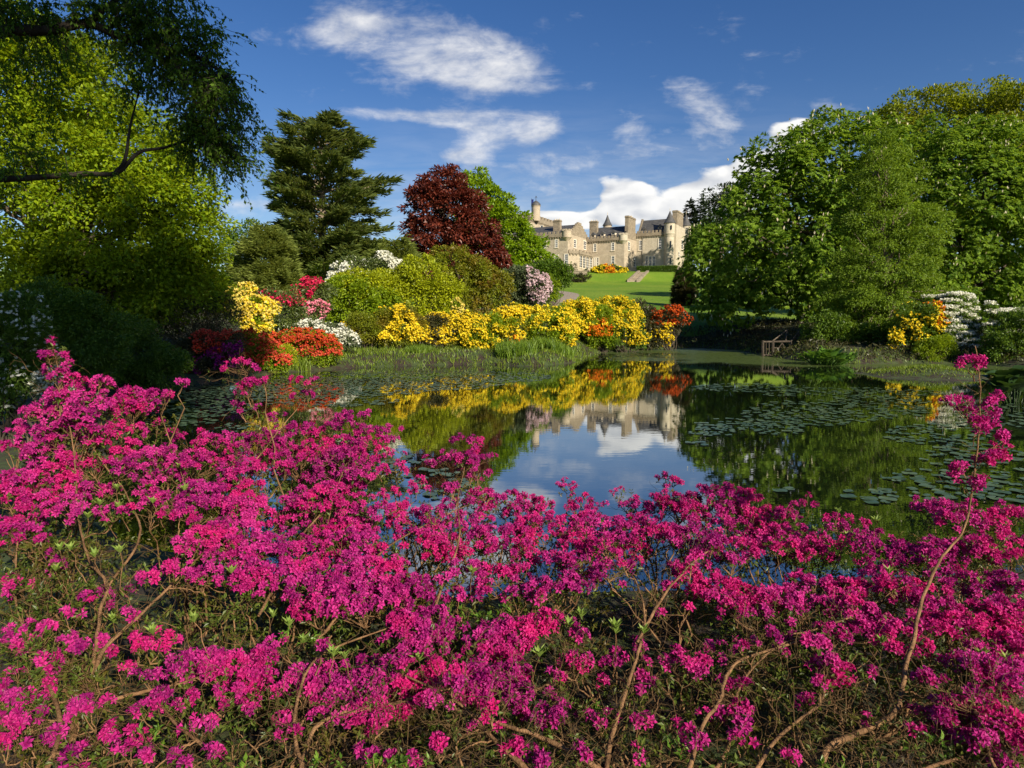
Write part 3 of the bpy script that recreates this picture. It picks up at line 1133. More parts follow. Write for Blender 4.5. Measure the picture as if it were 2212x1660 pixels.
def build_castle():
    zb = -3.5
    # left range: front y = 0, right face x = 0
    yM, _ = hitx(870, 600, 0.0)
    _, zcL = hity(560, 572, 0.0)
    b = Bag()
    box(b, -20, 0, 0, yM + 4, zb, zcL + .6)
    cpart(b, 'wall', M_STONE)
    p = Bag()
    crenel_run(p, (-20, 0), (-.9, 0), zcL, zcL + 1.35, .5, 15, (0, 1))
    cpart(p, 'parapet', M_DARKST)
    gable_roof(-19.5, -.5, .7, yM + 3, zcL + .6, zcL + 4.2)
    stepped_gable(-.001, .8, yM + 2.4, zcL + .6, zcL + 4.6)
    chimney(-.95, -.05, yM * .5 + .4, yM * .5 + 2.6, zcL + 4.0, hitx(780, 440, -.5)[1])
    xa, _ = hity(535, 480, 4.0)
    xb, _ = hity(600, 480, 4.0)
    chimney(xa, xb, 4, 5.4, zcL + 1, hity(565, 402, 4.0)[1])
    round_turret(-.55, .55, 1.25, 0, zcL - .35, zcL + 1.35, 0, mat=M_STONE, battlement=True)
    window_front(556, 580, 602, 680, 0.0)
    window_front(650, 686, 748, 872, 0.0, 3, 6)
    window_front(552, 586, 756, 872, 0.0, 3, 6)
    window_front(440, 468, 604, 684, 0.0)
    window_front(741, 764, 602, 684, 0.0, face='x')
    window_front(838, 864, 616, 700, 0.0, face='x')
    # canted bay on the right face
    y0b, _ = hitx(735, 740, 2.2)
    y1b, _ = hitx(893, 740, 2.2)
    _, zbt = hitx(800, 742, 2.2)
    ya = max(.8, hitx(800, 740, 2.6)[0])
    b = Bag()
    V2 = [(.001, ya - 1.9), (2.3, ya), (2.3, yM - 1.0), (.001, yM - .2)]
    V = np.array([[x, y, z] for z in (zb, zbt) for x, y in V2])
    b.add(V, np.array([[0, 1, 5, 4], [1, 2, 6, 5], [2, 3, 7, 6], [4, 5, 6, 7]]))
    bay = cpart(b, 'bay', M_STONE)
    p = Bag()
    crenel_run(p, (2.3, ya), (2.3, yM - 1.0), zbt, zbt + .95, .4, 4, (-1, 0))
    crenel_run(p, (.1, ya - 1.8), (2.25, ya - .03), zbt + .003, zbt + .948, .4, 3, tuple(unit(np.array([[-1.9, 2.3]]))[0]))
    cpart(p, 'parapet', M_DARKST, bay)
    nw = 4
    wl = (yM - 1.3 - ya - .3) / nw
    _, zt = hitx(820, 755, 2.3)
    _, zl = hitx(820, 888, 2.3)
    for i in range(nw):
        s = Bag()
        y0 = ya + .3 + i * wl
        box(s, 2.302, 2.42, y0 + .002, y0 + .2, zl, zt)
        box(s, 2.302, 2.42, y0 + wl - .2, y0 + wl - .002, zl, zt)
        box(s, 2.302, 2.418, y0 + .2, y0 + wl - .2, zt - .25, zt - .002)
        box(s, 2.302, 2.45, y0 + .2, y0 + wl - .2, zl - .1, zl + .12)
        w = cpart(s, 'window', M_TRIM)
        f = Bag()
        for q in range(1, 5):
            z = zl + .12 + (zt - .37 - zl) * q / 5
            box(f, 2.315, 2.36, y0 + .2, y0 + wl - .2, z - .03, z + .03)
        ymid = y0 + wl / 2
        box(f, 2.315, 2.368, ymid - .045, ymid + .045, zl + .12, zt - .25)
        cpart(f, 'frame', M_WFRAME, w)
        g = Bag()
        box(g, 2.304, 2.311, y0 + .2, y0 + wl - .2, zl + .12, zt - .25)
        cpart(g, 'pane', M_GLASS, w)
    # middle range: front y = yM, right face x = xM
    xM, _ = hity(1250, 700, yM)
    _, zcM = hity(1100, 608, yM)
    yR, _ = hitx(1370, 600, xM)
    b = Bag()
    box(b, .003, xM, yM, yR + 4, zb, zcM + .6)
    cpart(b, 'wall', M_STONE)
    p = Bag()
    crenel_run(p, (.05, yM), (xM - .8, yM), zcM, zcM + 1.25, .5, 10, (0, 1))
    cpart(p, 'parapet', M_DARKST)
    _, zr = hity(1150, 452, yM + 3.4)
    gable_roof(.6, xM - .5, yM + .6, yR + 3.2, zcM + .6, zr)
    stepped_gable(xM - .001, yM + .7, yR + 2.6, zcM + .6, zr + .5, .5, 6)
    zc = hitx(1325, 372, xM)[1]
    chimney(xM - 1.1, xM - .02, hitx(1290, 500, xM)[0] + .2, hitx(1365, 500, xM)[0] - .2, zcM + .6, zc)
    round_turret(xM - .5, yM + .5, 1.2, 0, zcM - .3, zcM + 1.3, 0, mat=M_STONE2, battlement=True)
    for (a, c, w) in ((935, 548, 0), (1030, 535, 0), (1140, 522, 0)):
        xx, zz = hity(a, c, yM + 1.7)
        dormer(xx, yM + 1.7, zz - .9)
    xa, _ = hity(912, 480, yM + 5)
    xb, _ = hity(985, 480, yM + 5)
    chimney(xa, xb, yM + 4, yM + 5.4, zcM + 1, hity(948, 418, yM + 5)[1])
    window_front(942, 970, 645, 722, yM)
    window_front(1120, 1150, 632, 710, yM)
    window_front(1120, 1152, 768, 866, yM)
    for q in range(4):
        window_front(916 + q * 19, 929 + q * 19, 782, 880, yM, 1, 4)
    window_front(1284, 1306, 626, 710, xM, face='x')
    window_front(1340, 1361, 772, 876, xM, face='x')
    # conical roof behind the middle range
    xs, ze = hity(1080, 462, yM + 10)
    round_turret(xs, yM + 10, 1.25, zcM - 2, ze - 1.6, ze, hity(1080, 352, yM + 10)[1], r_low=1.15, mat=M_STONE)
    # right range: front y = yR, right end x = xR
    xR, _ = hity(1720, 600, yR)
    _, zcR = hity(1500, 560, yR)
    b = Bag()
    box(b, xM + .003, xR, yR, yR + 9, zb, zcR + .6)
    cpart(b, 'wall', M_STONE2)
    p = Bag()
    crenel_run(p, (xM + .1, yR), (xR - 1.3, yR), zcR, zcR + 1.4, .5, 8, (0, 1))
    cpart(p, 'parapet', M_DARKST)
    _, zr = hity(1560, 402, yR + 4.5)
    gable_roof(xM + .7, xR - .5, yR + .6, yR + 8.4, zcR + .6, zr)
    stepped_gable(xM + .72, yR + .6, yR + 8.4, zcR + .6, zr + .35, .5, 9)
    stepped_gable(xR - .001, yR + .6, yR + 8.4, zcR + .6, zr + .35, .5, 9)
    for (a, c) in ((1450, 492), (1608, 466)):
        xx, zz = hity(a, c, yR + 1.7)
        dormer(xx, yR + 1.7, zz - .9)
    window_front(1400, 1427, 610, 710, yR)
    window_front(1595, 1626, 594, 696, yR)
    for q in range(3):
        window_front(1462 + q * 37, 1488 + q * 37, 768, 868, yR, 2, 3)
    xt, ze = hity(1707, 440, yR + .3)
    _, zco = hity(1707, 545, yR + .3)
    _, ztp = hity(1707, 312, yR + .3)
    rad = (hity(1765, 440, yR + .3)[0] - hity(1652, 440, yR + .3)[0]) / 2 * .95
    tr = round_turret(xt, yR + .3, rad, zb, zco, ze, ztp, r_low=rad * .86)
    for (zx, a, c) in ((1722, 458, 500), (1716, 615, 685), (1716, 780, 845)):
        yy = yR + .3 - rad * (1.0 if a < 500 else .86)
        x0, z1 = hity(zx - 6, a, yy)
        x1, z0 = hity(zx + 6, c, yy)
        g = Bag()
        box(g, x0, x1, yy - .03, yy + .12, z0, z1)
        cpart(g, 'window', M_GLASS, tr)
    # end gable with the tall chimney and the far turret
    yq = hitx(1850, 600, xR + .6)[0]
    b = Bag()
    box(b, xR + .002, xR + .9, yR + 2.2, yq, zb, zcR + 3.0)
    cpart(b, 'wall', M_STONE2)
    zc = hitx(1800, 320, xR + .6)[1]
    chimney(xR - .6, xR + .88, hitx(1768, 500, xR + .6)[0] + .3, hitx(1830, 500, xR + .6)[0], zcR + 2.0, zc)
    ycc = hitx(1887, 500, xR + .9)[0]
    _, ze = hitx(1887, 466, xR + .9)
    _, zco = hitx(1887, 560, xR + .9)
    _, ztp = hitx(1870, 325, xR + .9)
    round_turret(xR + .3, ycc, rad, zb, zco, ze, ztp, r_low=rad * .86)
    window_front(1822, 1842, 606, 700, xR + .9, face='x')
    window_front(1790, 1806, 726, 776, xR + .9, face='x')
    b = Bag()
    box(b, xR - 3, xR + .6, ycc - .1, ycc + 8, zb, zcR + 1)
    cpart(b, 'wall', M_STONE2)
    # drain pipe
    b = Bag()
    xx, _ = hity(1431, 700, yR)
    V, F = tubes(np.array([[[xx, yR - .12, zcR - .6], [xx, yR - .12, 2], [xx, yR - .12, 0]]]), np.full((1, 3), .07), 8)
    b.add(V, F)
    cpart(b, 'drainpipe', M_IRON)
    # great tower behind the left range
    yT = yM + 9
    xT, _ = hity(290, 420, yT)
    yT2, _ = hitx(560, 420, xT)
    _, zcT = hity(290, 398, yT)
    b = Bag()
    box(b, xT - 13, xT, yT, yT2, zb, zcT + .3)
    tw = cpart(b, 'tower', M_STONE)
    p = Bag()
    crenel_run(p, (xT - 13, yT), (xT + .3, yT), zcT, zcT + 2.0, .6, 9, (0, 1))
    crenel_run(p, (xT, yT - .3), (xT, yT2), zcT + .004, zcT + 1.996, .6, 9, (-1, 0))
    box(p, xT - 9, xT - 3.4, yT + 5, yT2 - 2, zcT, zcT + 2.4)
    cpart(p, 'parapet', M_DARKST, tw)
    yd = yT + 4.5
    xd, zd0 = hity(362, 262, yd)
    rd = (hity(404, 262, yd)[0] - hity(320, 262, yd)[0]) / 2 * .9
    b = Bag()
    lathe(b, xd, yd, [(0, zcT), (rd, zcT), (rd, zd0 - .25), (rd + .15, zd0 - .2), (rd + .15, zd0), (0, zd0)], 20)
    cap = cpart(b, 'cap_house', M_STONE)
    zd1 = hity(362, 212, yd)[1]
    b = Bag()
    hh = zd1 - zd0
    lathe(b, xd, yd, [(0, zd0 + .003), (rd + .2, zd0 + .004), (rd + .1, zd0 + hh * .35), (rd * .72, zd0 + hh * .68), (rd * .35, zd0 + hh * .92), (.12, zd1), (.1, zd1 + .5), (0, zd1 + .5)], 20)
    cpart(b, 'dome', M_SLATE, cap)
    zf = hity(358, 160, yd)[1]
    b = Bag()
    lathe(b, xd, yd, [(0, zd1 + .4), (.06, zd1 + .4), (.05, zf), (0, zf)], 6)
    box(b, xd - .45, xd + .45, yd - .03, yd + .03, zf - .75, zf - .62)
    box(b, xd - .2, xd + .3, yd - .028, yd + .028, zf - .4, zf - .25)
    cpart(b, 'weather_vane', M_IRON, cap)
    xf, zf1 = hity(316, 195, yd)
    b = Bag()
    lathe(b, xf, yd, [(0, zcT + 1), (.07, zcT + 1), (.05, zf1 + .3), (0, zf1 + .3)], 6)
    pole = cpart(b, 'flagpole', M_IRON, CASTLE)
    b = Bag()
    box(b, xf + .07, xf + .75, yd - .03, yd + .03, zf1 - 1.9, zf1 - .1)
    cpart(b, 'flag', M_FLAG, pole)
    window_front(418, 424, 460, 480, yT, 1, 1)


build_castle()


# ------------------------------------------------------------------ path, steps, hedge and walls on the lawn
def on_ground(px, py):
    d = ray(px, py)
    ys = np.concatenate([np.linspace(4, 60, 120), np.linspace(60.5, 260, 400)])
    P = np.array([0, 0, CAMZ])[None] + d[None] * (ys / d[1])[:, None]
    g = ground_z(P[:, 0], P[:, 1])
    k = np.argmax(P[:, 2] < g)
    return np.array([P[k, 0], P[k, 1], g[k]])


def build_path():
    pts = [on_ground(*q) for q in ((1150, 620), (1188, 629), (1214, 632), (1234, 637), (1228, 646), (1208, 655), (1186, 663))]
    e = pts[-1] - pts[-2]
    pts += [pts[-1] + np.array([-4, -4, 0]), pts[-1] + np.array([-10, -8, 0]), pts[-1] + np.array([-18, -12, 0])]
    c = polyline(pts, 8)
    T = unit(np.gradient(c, axis=0) * np.array([1, 1, 0]))
    S = np.stack([T[:, 1], -T[:, 0], 0 * T[:, 0]], 1)
    rows = []
    for o in np.linspace(-1.35, 1.35, 7):
        p = c + S * o
        p[:, 2] = ground_z(p[:, 0], p[:, 1]) + .06
        rows.append(p)
    V = np.stack(rows, 1).reshape(-1, 3)
    n, m = len(c), 7
    i = np.arange(n - 1)[:, None] * m
    j = np.arange(m - 1)[None]
    F = np.stack([i + j, i + j + 1, i + m + j + 1, i + m + j], -1).reshape(-1, 4)
    structure(obj_np('path', V, F, M_PATH, smooth=True))


build_path()


def oriented(bag, c, ex, hx, hy, z0, z1):
    """box centred at c (xy), axis ex."""
    ex = unit(np.array([[ex[0], ex[1]]]))[0]
    ey = np.array([-ex[1], ex[0]])
    c = np.array(c[:2])
    q = [c - ex * hx - ey * hy, c + ex * hx - ey * hy, c + ex * hx + ey * hy, c - ex * hx + ey * hy]
    V = np.array([[p[0], p[1], z] for z in (z0, z1) for p in q])
    bag.add(V, np.array([[3, 2, 1, 0], [4, 5, 6, 7], [0, 1, 5, 4], [1, 2, 6, 5], [2, 3, 7, 6], [3, 0, 4, 7]]))


def build_garden_walls():
    a, b = on_ground(1370, 606.5), on_ground(1391, 592)
    y0, y1 = 164.3, 171.8
    xa, xb = at(1367, 606, y0)[0], at(1390, 590, y1)[0]
    za, zb_ = float(ground_z(xa, y0)[0]), float(ground_z(xb, y1)[0])
    o = thing('garden_steps', 'flight of stone steps with sloping kerbs up the lawn bank', 'steps', (xa, y0, za))
    g = Bag()
    for i in range(12):
        f0, f1 = i / 12, (i + 1) / 12
        y = y0 + (y1 - y0) * f0
        x = xa + (xb - xa) * f0
        box(g, x - .8, x + .8, y, y + (y1 - y0) / 12 + .3, za - .4, za + (zb_ - za) * f1 + .05)
    g.build('step_flight', M_DARKST, o)
    for s in (-1, 1):
        g = Bag()
        xs0, xs1 = xa + s * 1.15, xb + s * 1.15
        V = []
        for (x, y, z) in ((xs0, y0 - .4, za), (xs1, y1 + .3, zb_)):
            for dx in (-.33, .33):
                V += [(x + dx, y, z - .5), (x + dx, y, z + .55)]
        V = np.array(V)
        g.add(V, np.array([[0, 1, 3, 2], [4, 6, 7, 5], [0, 4, 5, 1], [2, 3, 7, 6], [1, 5, 7, 3], [0, 2, 6, 4]]))
        g.build('kerb', M_DARKST, o)
    # retaining wall left of the terrace
    a, b = at(1190, 600, 172), at(1268, 597, 170)
    z = float(ground_z(b[0], b[1])[0])
    g = Bag()
    d = b - a
    oriented(g, (a + b) / 2, d, np.linalg.norm(d[:2]) / 2, .3, z - 4, z + .9)
    oriented(g, (a + b) / 2, d, np.linalg.norm(d[:2]) / 2 + .05, .38, z + .902, z + 1.06)
    w = g.build('garden_wall', M_DARKST)
    tag(w, 'low weathered stone garden wall below the left castle range', 'wall')
    # terrace wall and clipped hedge
    a, b = at(1376, 590, 176.5), at(1462, 588, 174.0)
    z = float(ground_z(a[0], a[1])[0])
    n = 9000
    t = rng.random(n)
    base = a[None] + (b - a)[None] * t[:, None]
    P = base + np.column_stack([rng.uniform(-.1, .1, n), rng.uniform(-.55, .55, n), np.zeros(n)])
    P[:, 2] = z - .2 + rng.random(n) ** .6 * 1.5
    V, F = leaf_geo(P, rdir(n), unit(rdir(n) + [0, -.5, .8]), .3, .2)
    h = obj_np('hedge', V, F, M_SHRUB, tint=np.repeat(rng.random(n) * .5, 4))
    tag(h, 'low clipped dark green hedge along the terrace before the castle', 'hedge')


build_garden_walls()


def build_gate():
    Y = 45.5
    b = at(1688, 770, Y)
    o = thing('wooden_gate', 'weathered timber gate and railing at the water edge under the chestnut', 'gate', (b[0], b[1], 0))
    M = solid_mat('weathered_timber_shaded', (.06, .048, .036), (.13, .105, .08), 3.0, .85, .15, .4, 20, (1, 1, .2))  # timber colour darkened to carry the shade the gate stands in
    s = Y / FPX

    def bar(a, c, r=.05, nm='rail'):
        p, q = at(a[0], a[1], Y + (a[2] if len(a) > 2 else 0)), at(c[0], c[1], Y + (c[2] if len(c) > 2 else 0))
        g = Bag()
        V, F = tubes(np.array([[p, (p + q) / 2, q]]), np.full((1, 3), r), 4)
        g.add(V, F)
        g.build(nm, M, o)
    for x in (1648, 1670, 1708):
        bar((x, 776), (x, 736), .085, 'post')
    bar((1648, 739), (1708, 738), .06)
    bar((1648, 768), (1708, 769), .06)
    bar((1670, 752), (1708, 752), .04)
    bar((1672, 767), (1690, 741), .035, 'brace')
    bar((1706, 767), (1689, 741), .035, 'brace')
    for x in (1655, 1661.5):
        bar((x, 768), (x, 740), .03, 'baluster')
    bar((1726, 772, 2), (1726, 712, 2), .085, 'post')
    bar((1697, 737, .3), (1700, 712, 2.4), .06, 'post')
    bar((1668, 738), (1702, 712, 2.4), .05)
    bar((1708, 739), (1728, 713, 2.0), .05)
    bar((1708, 760), (1728, 738, 2.0), .05)


build_gate()


# ------------------------------------------------------------------ big trees
def candles(o, C, Od, lobes):
    k = (Od[:, 1] < .25) & (rng.random(len(C)) < .9)
    n = 560
    i = rng.choice(np.where(k)[0], n)
    c0 = C[i] + Od[i] * rng.uniform(.5, 1.25, (n, 1)) + rdir(n) * .55
    V, F = leaf_geo(c0, unit(rdir(n) * .25 + [0, 0, 1]), rdir(n), rng.uniform(.22, .36, n), .11, .05)
    V2, F2 = leaf_geo(c0, unit(rdir(n) * .25 + [0, 0, 1]), rdir(n), rng.uniform(.22, .36, n), .11, .05)
    g = Bag()
    g.add(V, F)
    g.add(V2, F2)
    g.build('flowers', M_CREAM, o)


def palmate(P, D, N, L):
    """drooping leaflets fanned around a point, as on a horse chestnut."""
    n = len(P)
    S = unit(np.cross(D, N))
    g = Bag()
    tn = rng.random(n)
    for a in (-1.15, -.55, 0, .55, 1.15):
        d = unit(D * math.cos(a) + S * math.sin(a) + np.array([0, 0, -.35]))
        V, F = leaf_geo(P, d, N, L * rng.uniform(.75, 1.1, n) * (1 - .18 * abs(a)), L * .42, .2)
        g.add(V, F, np.repeat(np.clip(tn + rng.uniform(-.12, .12, n), 0, 1), 4))
    return g


def chestnut(label, lobes_px, Y, base_px, cover=1.0):
    lobes = px_lobes(lobes_px, Y, .95)
    b = at(base_px, 690, Y)
    gz = float(ground_z(b[0], b[1])[0])
    base = np.array([b[0], b[1], gz])
    o = thing('horse_chestnut_tree', label, 'tree', base, 0, 'horse chestnuts on the right bank')
    L = .42
    P, D, N, C, Od = crown_leaves(lobes, 1.25, L, L, cover, droop=.3, flat=.75, spread=.6)
    P[:, 2] = np.maximum(P[:, 2], .5)
    palmate(P, D, N, L).build('crown', M_CHEST, o)
    g = Bag()
    top = max(lobes, key=lambda q: q[0][2])[0]
    limb_set(base - [0, 0, .3], top, C, 60, .55, g)
    g.build('trunk', M_BARK, o, True)
    candles(o, C, Od, lobes)


chestnut('broad horse chestnut with cream candles, its lowest branches over the wooden gate',
         [(1558, 560, 72, 110), (1612, 465, 80, 90), (1695, 385, 105, 110), (1800, 365, 115, 118), (1720, 540, 130, 120), (1850, 490, 120, 150), (1578, 655, 62, 62), (1775, 640, 110, 62), (1890, 340, 85, 85), (1650, 610, 60, 70)], 58, 1735)
chestnut('tall horse chestnut right of the larch, filling the right edge',
         [(2080, 430, 120, 140), (2130, 345, 110, 90), (2020, 365, 95, 95), (2150, 560, 110, 110), (2010, 540, 100, 110), (2240, 450, 110, 190), (2060, 640, 120, 65), (2200, 620, 110, 70)], 66, 2090)
tree('oak_tree', 'yellow green oak crown rising highest behind the chestnuts', [(1985, 250, 95, 52), (2090, 235, 105, 46), (1925, 300, 70, 50), (2050, 310, 150, 70)], 86, M_OAK, 2040, 1.6, .4, .3, 1.25, .5, 40)
tree('oak_tree', 'loose crowned oak with twiggy top at the upper right corner', [(2190, 235, 70, 58), (2260, 270, 100, 90), (2180, 320, 90, 70), (2330, 330, 110, 140)], 80, M_OAK, 2250, 1.5, .38, .28, 1.0, .5, 60)


def larch_extra(o, C, Od, lobes):
    pass


def feathery(name, label, Y, cx, py_top, py_bot, widths, mat, n_br, blade, trunk_r, droop=.15, base_px=None, bark=None, group=None, cat='tree', twig=.3, lean=0, dens=150, start=.12, tmat=None, ztop=None):
    """conifer: whorled branches carrying flat sprays of thin blades; widths: [(py, left px, right px)]."""
    s = Y / FPX
    bx = cx if base_px is None else base_px
    b = at(bx, 690, Y)
    gz = float(ground_z(b[0], b[1])[0])
    base = np.array([b[0], b[1], gz])
    top = at(cx, py_top, Y)
    o = thing(name, label, cat, base, 0, group)
    W = np.array(widths, float)
    py = rng.uniform(py_top + 2, py_bot, n_br)
    az = rng.random(n_br) * 2 * math.pi
    Lx = np.interp(py, W[:, 0], W[:, 1])
    Rx = np.interp(py, W[:, 0], W[:, 2])
    ca, sa = np.cos(az), np.sin(az)
    ext = np.where(ca > 0, Rx - cx, cx - Lx)
    dep = (Rx - Lx) * .5
    ln = (np.sqrt((ext * ca) ** 2 + (dep * sa) ** 2)) * s * rng.uniform(.72, 1.04, n_br)
    tip = np.array([at(cx, p, Y) for p in py]) + np.column_stack([ca, sa, np.zeros(n_br)]) * ln[:, None]
    f = (tip[:, 2] - gz) / (top[2] - gz)
    root = base + (top - base) * np.clip(f - droop * ln / (top[2] - gz) * rng.uniform(.3, 1.2, n_br), .05, .98)[:, None]
    P = curve(root, tip, 8, .03, .012)
    g = Bag()
    tr = curve((base - [0, 0, .3])[None], top[None], 10, 0, .008)
    V, F = tubes(tr, (trunk_r * (1.05 - np.linspace(0, 1, 10) ** .9))[None] + .02, 9)
    g.add(V, F)
    V, F = tubes(P, (.012 * ln + .02)[:, None] * (1.15 - np.linspace(0, 1, 8)[None]), 5)
    g.add(V, F)
    g.build('trunk', bark or M_BARK, o, True)
    nb = (dens * np.clip(ln / ln.mean(), .25, 2.5)).astype(int)
    bi = np.repeat(np.arange(n_br), nb)
    t = rng.uniform(start, 1.0, len(bi)) ** .75
    k = np.minimum((t * 7).astype(int), 6)
    fr = t * 7 - k
    Q = P[bi, k] * (1 - fr)[:, None] + P[bi, k + 1] * fr[:, None]
    axis = unit(P[bi, 7] - P[bi, 0])
    side = unit(np.cross(axis, np.array([0, 0, 1.])))
    off = rng.normal(size=len(bi))
    spread = (np.minimum(ln[bi] * .22, 2.4) * (1.1 - t * .75))
    Q = Q + side * (off * spread * .6)[:, None] + axis * (-np.abs(off) * spread * .25)[:, None]
    Q[:, 2] += rng.normal(size=len(bi)) * .16 * twig - np.abs(off) * spread * .10
    D = unit(axis * .75 + side * (np.sign(off) * rng.uniform(.1, 1.0, len(bi)))[:, None] + rdir(len(bi)) * .35 + np.array([0, 0, .12]))
    N = unit(np.array([0, 0, 1.]) + rdir(len(bi)) * .55)
    n = len(bi)
    Q[:, 2] = np.maximum(Q[:, 2], gz + .1)
    V, F = leaf_geo(Q, D, N, blade * rng.uniform(.6, 1.4, n), blade * rng.uniform(.2, .34, n), .2)
    obj_np('crown', V, F, mat, o, np.repeat(np.clip(rng.normal(.45, .25, n), 0, 1), 4))
    return o


tree('larch_tree', 'light green feathery larch with slender pale trunk before the chestnuts', [(1902, 330, 42, 44), (1915, 400, 84, 66), (1885, 475, 80, 60), (1955, 495, 82, 66), (1915, 570, 122, 70), (1862, 640, 92, 60), (1975, 645, 92, 60), (1905, 720, 132, 44)],
     46, M_LARCH, 1918, .75, .21, .085, 1.35, .2, 90, M_CBARK, droop=.35, spread=.9, flat=.5, maxn=90000, inner=.2)
CED = [(240, 612, 712), (270, 590, 748), (300, 574, 796), (330, 588, 832), (365, 596, 872), (400, 598, 850), (440, 588, 848), (480, 582, 832), (520, 566, 852), (560, 600, 905), (600, 620, 870)]
feathery('cedar_tree', 'huge dark cedar with layered flat branches left of the copper beech', 88, 690, 243, 598, CED, M_CEDAR, 165, 1.0, .75, .3, bark=M_CBARK, dens=250, base_px=705, twig=1.0)
feathery('soft_conifer_tree', 'grey green feathery conifer at the foot of the cedar', 60, 572, 492, 640, [(492, 560, 590), (520, 520, 625), (560, 497, 640), (640, 490, 650)], M_SOFT, 130, .55, .25, .2, dens=170, twig=1.6)
feathery('spreading_conifer', 'low spreading grey green conifer right of the cedar foot', 72, 850, 520, 590, [(520, 830, 880), (550, 790, 915), (590, 780, 930)], M_SOFT, 60, .6, .25, .2, dens=150, twig=1.4)
feathery('lawn_conifer', 'small dark conical conifer alone at the right lawn edge', 92, 1478, 578, 664, [(578, 1468, 1490), (610, 1456, 1500), (664, 1450, 1508)], M_DULL, 110, .5, .25, .1, dens=120, twig=1.0)
feathery('spruce_tree', 'taller dark pointed spruce behind the right castle turret', 218, 1490, 432, 560, [(432, 1487, 1493), (470, 1474, 1508), (560, 1455, 1525)], M_FIR, 110, 1.1, .4, .2, dens=90, group='spruces behind the castle')
feathery('spruce_tree', 'spruce tip showing over the castle roof ridge', 232, 1409, 478, 560, [(478, 1406, 1412), (500, 1396, 1424), (560, 1385, 1434)], M_FIR, 60, 1.1, .4, .2, dens=70, group='spruces behind the castle')
feathery('spruce_tree', 'shorter spruce between the turret and the chestnut', 210, 1512, 448, 560, [(448, 1508, 1516), (480, 1494, 1530), (560, 1480, 1545)], M_FIR, 90, 1.1, .4, .2, dens=80, group='spruces behind the castle')
tree('pine_tree', 'dark rounded pine crown peeping over the left chestnut shoulder', [(1556, 424, 36, 22), (1590, 420, 30, 18), (1540, 450, 30, 30), (1575, 470, 50, 40)], 170, M_FIR, 1560, 1.8, .9, .4, 1.2, .4, 12)
tree('copper_beech_tree', 'dark purple red copper beech beside the cedar', [(958, 400, 48, 38), (935, 450, 62, 62), (985, 450, 62, 60), (940, 520, 68, 66), (1010, 520, 66, 70), (1055, 555, 40, 40), (900, 425, 26, 22), (975, 575, 84, 44), (1050, 585, 50, 34)], 106, M_COPPER, 985, 1.5, .62, .34, 2.4, .6, 50, droop=.3, flat=.6)
tree('green_beech_tree', 'bright green beech sloping down beside the copper beech towards the castle', [(1026, 416, 42, 46), (1062, 455, 48, 50), (1090, 498, 50, 56), (1120, 545, 56, 58), (1155, 578, 46, 46), (1176, 598, 40, 30), (1080, 590, 80, 44), (1030, 480, 50, 60)], 118, M_LIME, 1080, 1.5, .62, .4, 2.3, .6, 40, droop=.15, flat=.6)
for lab, L_, y_, bp in (('rounded wood tree behind the right end of the castle', [(1540, 520, 60, 60), (1600, 500, 70, 70), (1500, 560, 40, 40)], 205, 1560),
                        ('wood tree far behind the gap between the chestnut trunks', [(1690, 560, 90, 90), (1650, 620, 80, 50)], 190, 1690),
                        ('wood tree far behind the larch', [(1850, 540, 110, 110), (1980, 560, 110, 100)], 180, 1850)):
    tree('wood_tree', lab, L_, y_, M_SHRUB, bp, 2.4, .95, .6, 1.3, .5, 14, group='trees of the wood behind the castle')
tree('wood_tree', 'shaded green tree in the gap beneath the big beech', [(330, 610, 120, 70), (440, 600, 70, 60), (200, 640, 150, 60), (60, 640, 150, 70)], 62, M_SHRUB, 330, 1.2, .4, .26, 1.2, .3, 20)
tree('round_tree', 'dark green round tree top behind the soft conifer', [(545, 505, 34, 24), (520, 520, 36, 24), (500, 540, 30, 30)], 120, M_SHRUB, 530, 1.4, .5, .3, 1.4, .35, 14)
tree('beech_tree', 'large yellow green beech filling the upper left', [(40, 170, 170, 130), (170, 215, 130, 105), (275, 320, 125, 100), (350, 420, 105, 90), (400, 500, 86, 90), (250, 470, 170, 140), (90, 400, 190, 190), (390, 590, 92, 70), (250, 600, 160, 70), (60, 600, 160, 90), (410, 630, 80, 50), (300, 660, 110, 50), (120, 680, 150, 60)],
     31, M_BEECH, 150, 1.05, .2, .15, 1.75, .5, 70, droop=.2, maxn=190000)


# ------------------------------------------------------------------ shrubs of the far bank
YEL = 'yellow azaleas along the far bank'
top_z = lambda Q, O, u, v: (v > -.25) | (rng.random(len(Q)) < .25)


def patchy(s=1.3, ph=0.0, th=0.0, vmin=-1.1):
    return lambda Q, O, u, v: (n3(Q, s, ph) > th) & (v > vmin)


shrub('azalea_shrub', 'pale yellow azalea cascading beside the dark bare thicket', [(520, 660, 34, 34), (552, 685, 38, 40), (560, 720, 30, 26)], 35, M_YG, [(M_PYEL, .8, .13, lambda Q, O, u, v: (u + v > -.5)), (M_YEL, .35, .13, lambda Q, O, u, v: (u > 0))], group=YEL, clump=.4, L=.13, W=.07)
shrub('rhododendron_shrub', 'olive leaved rhododendron with a few red blooms on top', [(610, 670, 50, 40), (625, 705, 45, 34), (585, 690, 35, 40)], 38, M_RHODO, [(M_CRIM, .10, .16, lambda Q, O, u, v: v > .35)], L=.2, W=.07)
shrub('rhododendron_shrub', 'crimson rhododendron left of the white flowered one', [(690, 640, 30, 28), (668, 655, 26, 30)], 42, M_RHODO, [(M_CRIM, .75, .17, patchy(1.5, 2, -.1))], L=.19, W=.07)
shrub('rhododendron_shrub', 'small pink rhododendron under the crimson one', [(678, 672, 22, 15), (668, 690, 20, 15)], 40.5, M_RHODO, [(M_PINK, .7, .16, lambda Q, O, u, v: v > -.4)], L=.18, W=.07)
